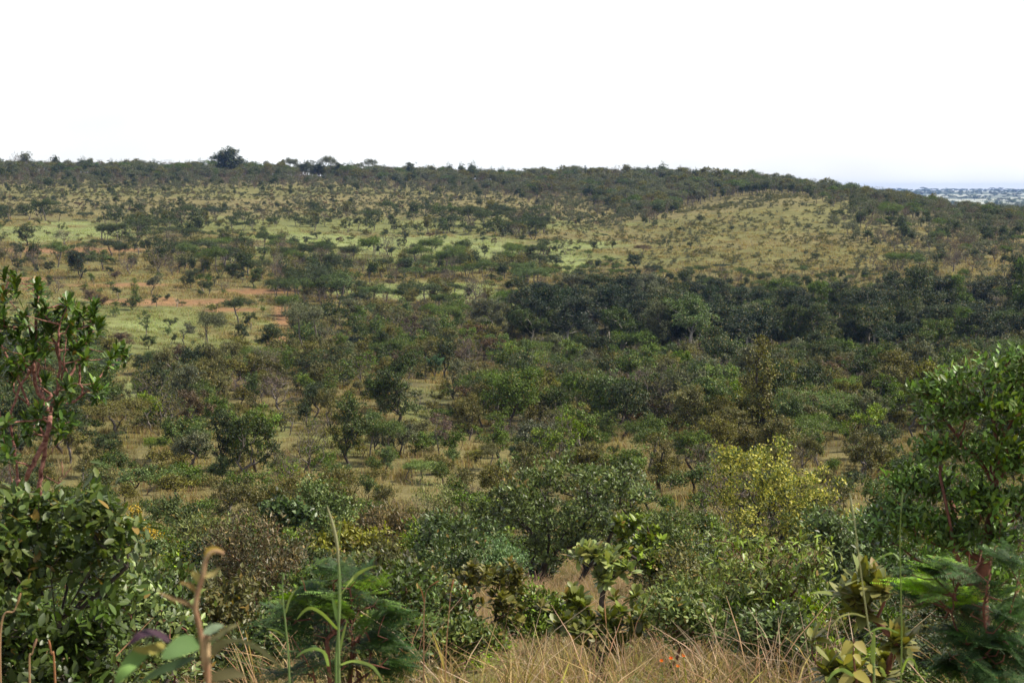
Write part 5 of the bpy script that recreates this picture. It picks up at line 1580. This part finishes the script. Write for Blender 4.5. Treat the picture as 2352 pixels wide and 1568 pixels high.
# ---- the out-of-focus seedling close to the camera
def seedling():
    D = 1.9
    cx = lambda x, y: (238 + x * 0.2188, 1225 + y * 0.2188)
    root = root_at('seedling', 470, D, 'blurred young shoot with broad leaves very close at the bottom left', 'seedling', 1568)
    org = np.array(root.location)
    st = [cx(*q) for q in ((1100, 1700), (1085, 1500), (1050, 1300), (1030, 1130), (992, 920), (962, 790), (980, 660), (1018, 520), (1046, 430), (1058, 340), (1090, 240), (1150, 188), (1215, 190), (1262, 212))]
    P = smooth_line([org] + [pt(u, v, D) for u, v in st], 50)
    t = np.linspace(0, 1, 50)
    r = 0.0046 * (1 - 0.45 * t)
    m_stem = bark_mat('shoot_bark', (0.20, 0.085, 0.045), (0.42, 0.30, 0.16), scale=60, bump=0.2)
    link('stem', tube_mesh('stem', P, r, m_stem, org, 8), root)
    m, tt, N = nodes('shoot_leaf')
    out = N('ShaderNodeOutputMaterial'); b = N('ShaderNodeBsdfPrincipled'); oi = N('ShaderNodeObjectInfo'); ge = N('ShaderNodeNewGeometry'); mx = N('ShaderNodeMix', data_type='RGBA'); tr = N('ShaderNodeBsdfTranslucent'); ms = N('ShaderNodeMixShader')
    tt.links.new(ge.outputs['Backfacing'], mx.inputs[0]); tt.links.new(oi.outputs['Color'], mx.inputs[6]); mx.inputs[7].default_value = (0.17, 0.10, 0.05, 1)
    no = N('ShaderNodeTexNoise'); no.inputs['Scale'].default_value = 140; no.inputs['Detail'].default_value = 5
    nr = N('ShaderNodeMapRange'); nr.inputs['From Min'].default_value = 0.3; nr.inputs['From Max'].default_value = 0.7; nr.inputs['To Min'].default_value = 0.55; nr.inputs['To Max'].default_value = 1.25
    nm = N('ShaderNodeMix', data_type='RGBA', blend_type='MULTIPLY'); nm.inputs[0].default_value = 1
    tt.links.new(no.outputs['Fac'], nr.inputs['Value']); tt.links.new(mx.outputs[2], nm.inputs[6]); tt.links.new(nr.outputs[0], nm.inputs[7])
    tt.links.new(nm.outputs[2], b.inputs['Base Color']); b.inputs['Roughness'].default_value = 0.7; b.inputs['Specular IOR Level'].default_value = 0.15
    tt.links.new(oi.outputs['Color'], tr.inputs['Color']); ms.inputs[0].default_value = 0.2
    tt.links.new(b.outputs[0], ms.inputs[1]); tt.links.new(tr.outputs[0], ms.inputs[2]); tt.links.new(ms.outputs[0], out.inputs['Surface'])
    def leaf(pts, w, col, up, lab=None, dz=(0, 0, 0, 0)):
        Q = smooth_line([pt(*cx(*q), D + dz[min(i, 3)]) for i, q in enumerate(pts)], 12)
        T = unit(np.gradient(Q, axis=0))
        S = unit(np.cross(np.array(up, float), T))
        Nn = np.cross(T, S)
        x = np.linspace(0, 1, 12)
        ww = 1.6 * w * np.sin(PI * x ** 0.8) ** 0.75 + w * 0.05
        V = []
        for f in (-1, -.5, 0, .5, 1):
            V.append(Q + S * (ww * f / 2)[:, None] + Nn * (ww * 0.10 * f * f + 0.02 * ww * np.sin(9 * x + f))[:, None])
        V = np.stack(V, 1).reshape(-1, 3) - org
        i = np.arange(11)[:, None] * 5
        F4 = np.concatenate([np.stack([i + k + 5, i + k + 6, i + k + 1, i + k], -1).reshape(-1, 4) for k in range(4)])
        o = link('leaf', mesh('leaf', V, [F4], [m], smooth=True), root)
        o.color = (*col, 1)
        if lab: o['label'] = lab
    g1, g2 = (0.095, 0.165, 0.055), (0.13, 0.18, 0.09)
    leaf([(1000, 1150), (880, 1160), (740, 1230), (610, 1310)], 0.0165, g1, (0.25, -0.8, 0.55), None, (0, -.02, -.04, -.05))
    leaf([(1150, 1290), (1240, 1160), (1450, 1140), (1640, 1230), (1780, 1350), (1890, 1420)], 0.0165, g2, (0.0, 0.45, 0.9), None, (0, -.02, -.04, -.04))
    leaf([(700, 1130), (560, 1060), (400, 1060), (250, 1180)], 0.0105, (0.060, 0.032, 0.048), (0, -.6, .8), 'purplish leaf with a reddish tip', (.03, .02, 0, 0))
    leaf([(640, 1150), (560, 1200), (440, 1220), (300, 1210)], 0.0085, (0.27, 0.24, 0.06), (0, -.9, .3), 'yellow and red edged leaf', (.04, .03, .01, .01))
    leaf([(980, 1300), (800, 1370), (600, 1440), (380, 1560)], 0.011, (0.06, 0.10, 0.04), (0.2, -0.5, 0.8), None, (0, .02, .03, .04))
    leaf([(480, 1230), (340, 1300), (230, 1420), (120, 1580)], 0.0125, (0.17, 0.29, 0.08), (0.3, -0.8, 0.4), None, (.03, .02, 0, 0))
    leaf([(1050, 1120), (1110, 1030), (1180, 980), (1260, 960)], 0.009, (0.15, 0.20, 0.12), (0, -.7, .7), None, (0, .03, .04, .05))
    leaf([(1080, 1140), (1200, 1080), (1300, 1000), (1420, 950)], 0.0055, (0.24, 0.22, 0.10), (0.2, -.7, .6), None, (0, -.02, -.03, -.03))
    leaf([(970, 620), (930, 560), (870, 520), (790, 520)], 0.004, (0.26, 0.17, 0.06), (0, -.7, .7))
    leaf([(965, 800), (860, 720), (720, 680), (560, 610)], 0.0042, (0.20, 0.13, 0.06), (0.2, -.6, .7))
    leaf([(1120, 1530), (1240, 1490), (1370, 1470), (1490, 1500)], 0.011, (0.10, 0.09, 0.04), (0, -.7, .7))
    leaf([(1030, 440), (1100, 440), (1170, 410), (1225, 350)], 0.0052, (0.36, 0.30, 0.12), (0, -.6, .7), 'small yellow unfolding leaf')
    leaf([(1020, 500), (985, 460), (960, 420), (920, 410)], 0.0060, (0.38, 0.31, 0.10), (0, -.8, .5), 'small yellow unfolding leaf')
    leaf([(1070, 260), (1110, 190), (1180, 170), (1270, 205)], 0.0065, (0.40, 0.28, 0.06), (0.1, -.8, .5), 'curled yellow leaf at the tip')
seedling()

# ------------------------------------------------------------------ labels that single things out
ORD = ['leftmost', 'second from the left', 'third from the left', 'fourth from the left', 'fifth from the left', 'sixth from the left', 'seventh from the left', 'eighth from the left', 'ninth from the left', 'tenth from the left', 'eleventh from the left', 'twelfth from the left']
def finish_labels():
    def az(p): return math.atan2(p['x'], p['y'])
    g = {}
    for p in PLACED:
        g.setdefault((p['kind'], p['tint'], p['zone']), []).append(p)
    for (kd, ti, zn), ps in g.items():
        form, tn = FORM[kd][1], TINT[ti][1]
        form_s = form + ('es' if form.endswith('sh') else 's')
        grp = f'{tn} {form_s} {zn}'
        hs = sorted(p['h'] for p in ps)
        lo, hi = hs[len(hs) // 3], hs[2 * len(hs) // 3]
        sub = {}
        for p in ps:
            p['o']['group'] = grp
            if p['label']:
                p['o']['label'] = p['label']
                continue
            sub.setdefault('' if len(ps) <= 8 else ('smaller ' if p['h'] < lo else 'taller ' if p['h'] > hi else 'mid-sized '), []).append(p)
        for sz, qs in sub.items():
            qs.sort(key=az)
            if len(qs) == 1:
                qs[0]['o']['label'] = f'{"only " if not sz and not any(p["label"] for p in ps) else ""}{sz}{tn} {form} {zn}'
            elif len(qs) <= 8:
                for k, p in enumerate(qs):
                    nm = 'rightmost' if k == len(qs) - 1 else ORD[k]
                    p['o']['label'] = f'{nm} {sz}{tn} {form} {zn}'
            else:
                byd = sorted(qs, key=lambda p: math.hypot(p['x'], p['y']))
                nr = min(5, max(2, -(-len(qs) // 10)))
                for k, row in enumerate([('front-row ', 'back-row '), ('front-row ', 'middle-row ', 'back-row '), ('front-row ', 'second-row ', 'third-row ', 'back-row '), ('front-row ', 'second-row ', 'third-row ', 'fourth-row ', 'back-row ')][nr - 2]):
                    rs = sorted(byd[k * len(byd) // nr:(k + 1) * len(byd) // nr], key=az)
                    for i, p in enumerate(rs):
                        if len(rs) <= 12:
                            nm = 'rightmost' if i == len(rs) - 1 else ORD[i]
                            p['o']['label'] = f'{nm} {row}{sz}{tn} {form} {zn}'
                        else:
                            p['o']['label'] = f'{row}{sz}{tn} {form} {zn}'
                            p['o']['group'] = f'{row}{sz}{tn} {form_s} {zn}'
finish_labels()

# ------------------------------------------------------------------ air: the far plain fades to blue
def build_haze():
    b, zt, zb = 6900.0, CAMZ + 27.0, -80.0
    V = [(-b, -b, zb), (b, -b, zb), (b, b, zb), (-b, b, zb), (-b, -b, zt), (b, -b, zt), (b, b, zt), (-b, b, zt)]
    Q = [(0, 3, 2, 1), (4, 5, 6, 7), (0, 1, 5, 4), (1, 2, 6, 5), (2, 3, 7, 6), (3, 0, 4, 7)]
    m, t, N = nodes('hazy_air')
    out = N('ShaderNodeOutputMaterial')
    v = N('ShaderNodeVolumePrincipled')
    v.inputs['Color'].default_value = (0.30, 0.50, 1.0, 1)
    v.inputs['Density'].default_value = 0.00009
    v.inputs['Anisotropy'].default_value = 0.0
    t.links.new(v.outputs[0], out.inputs['Volume'])
    tag(link('haze', mesh('haze', V, [np.array(Q)], [m])), 'thin bluish haze over the whole landscape', kind='stuff')
build_haze()
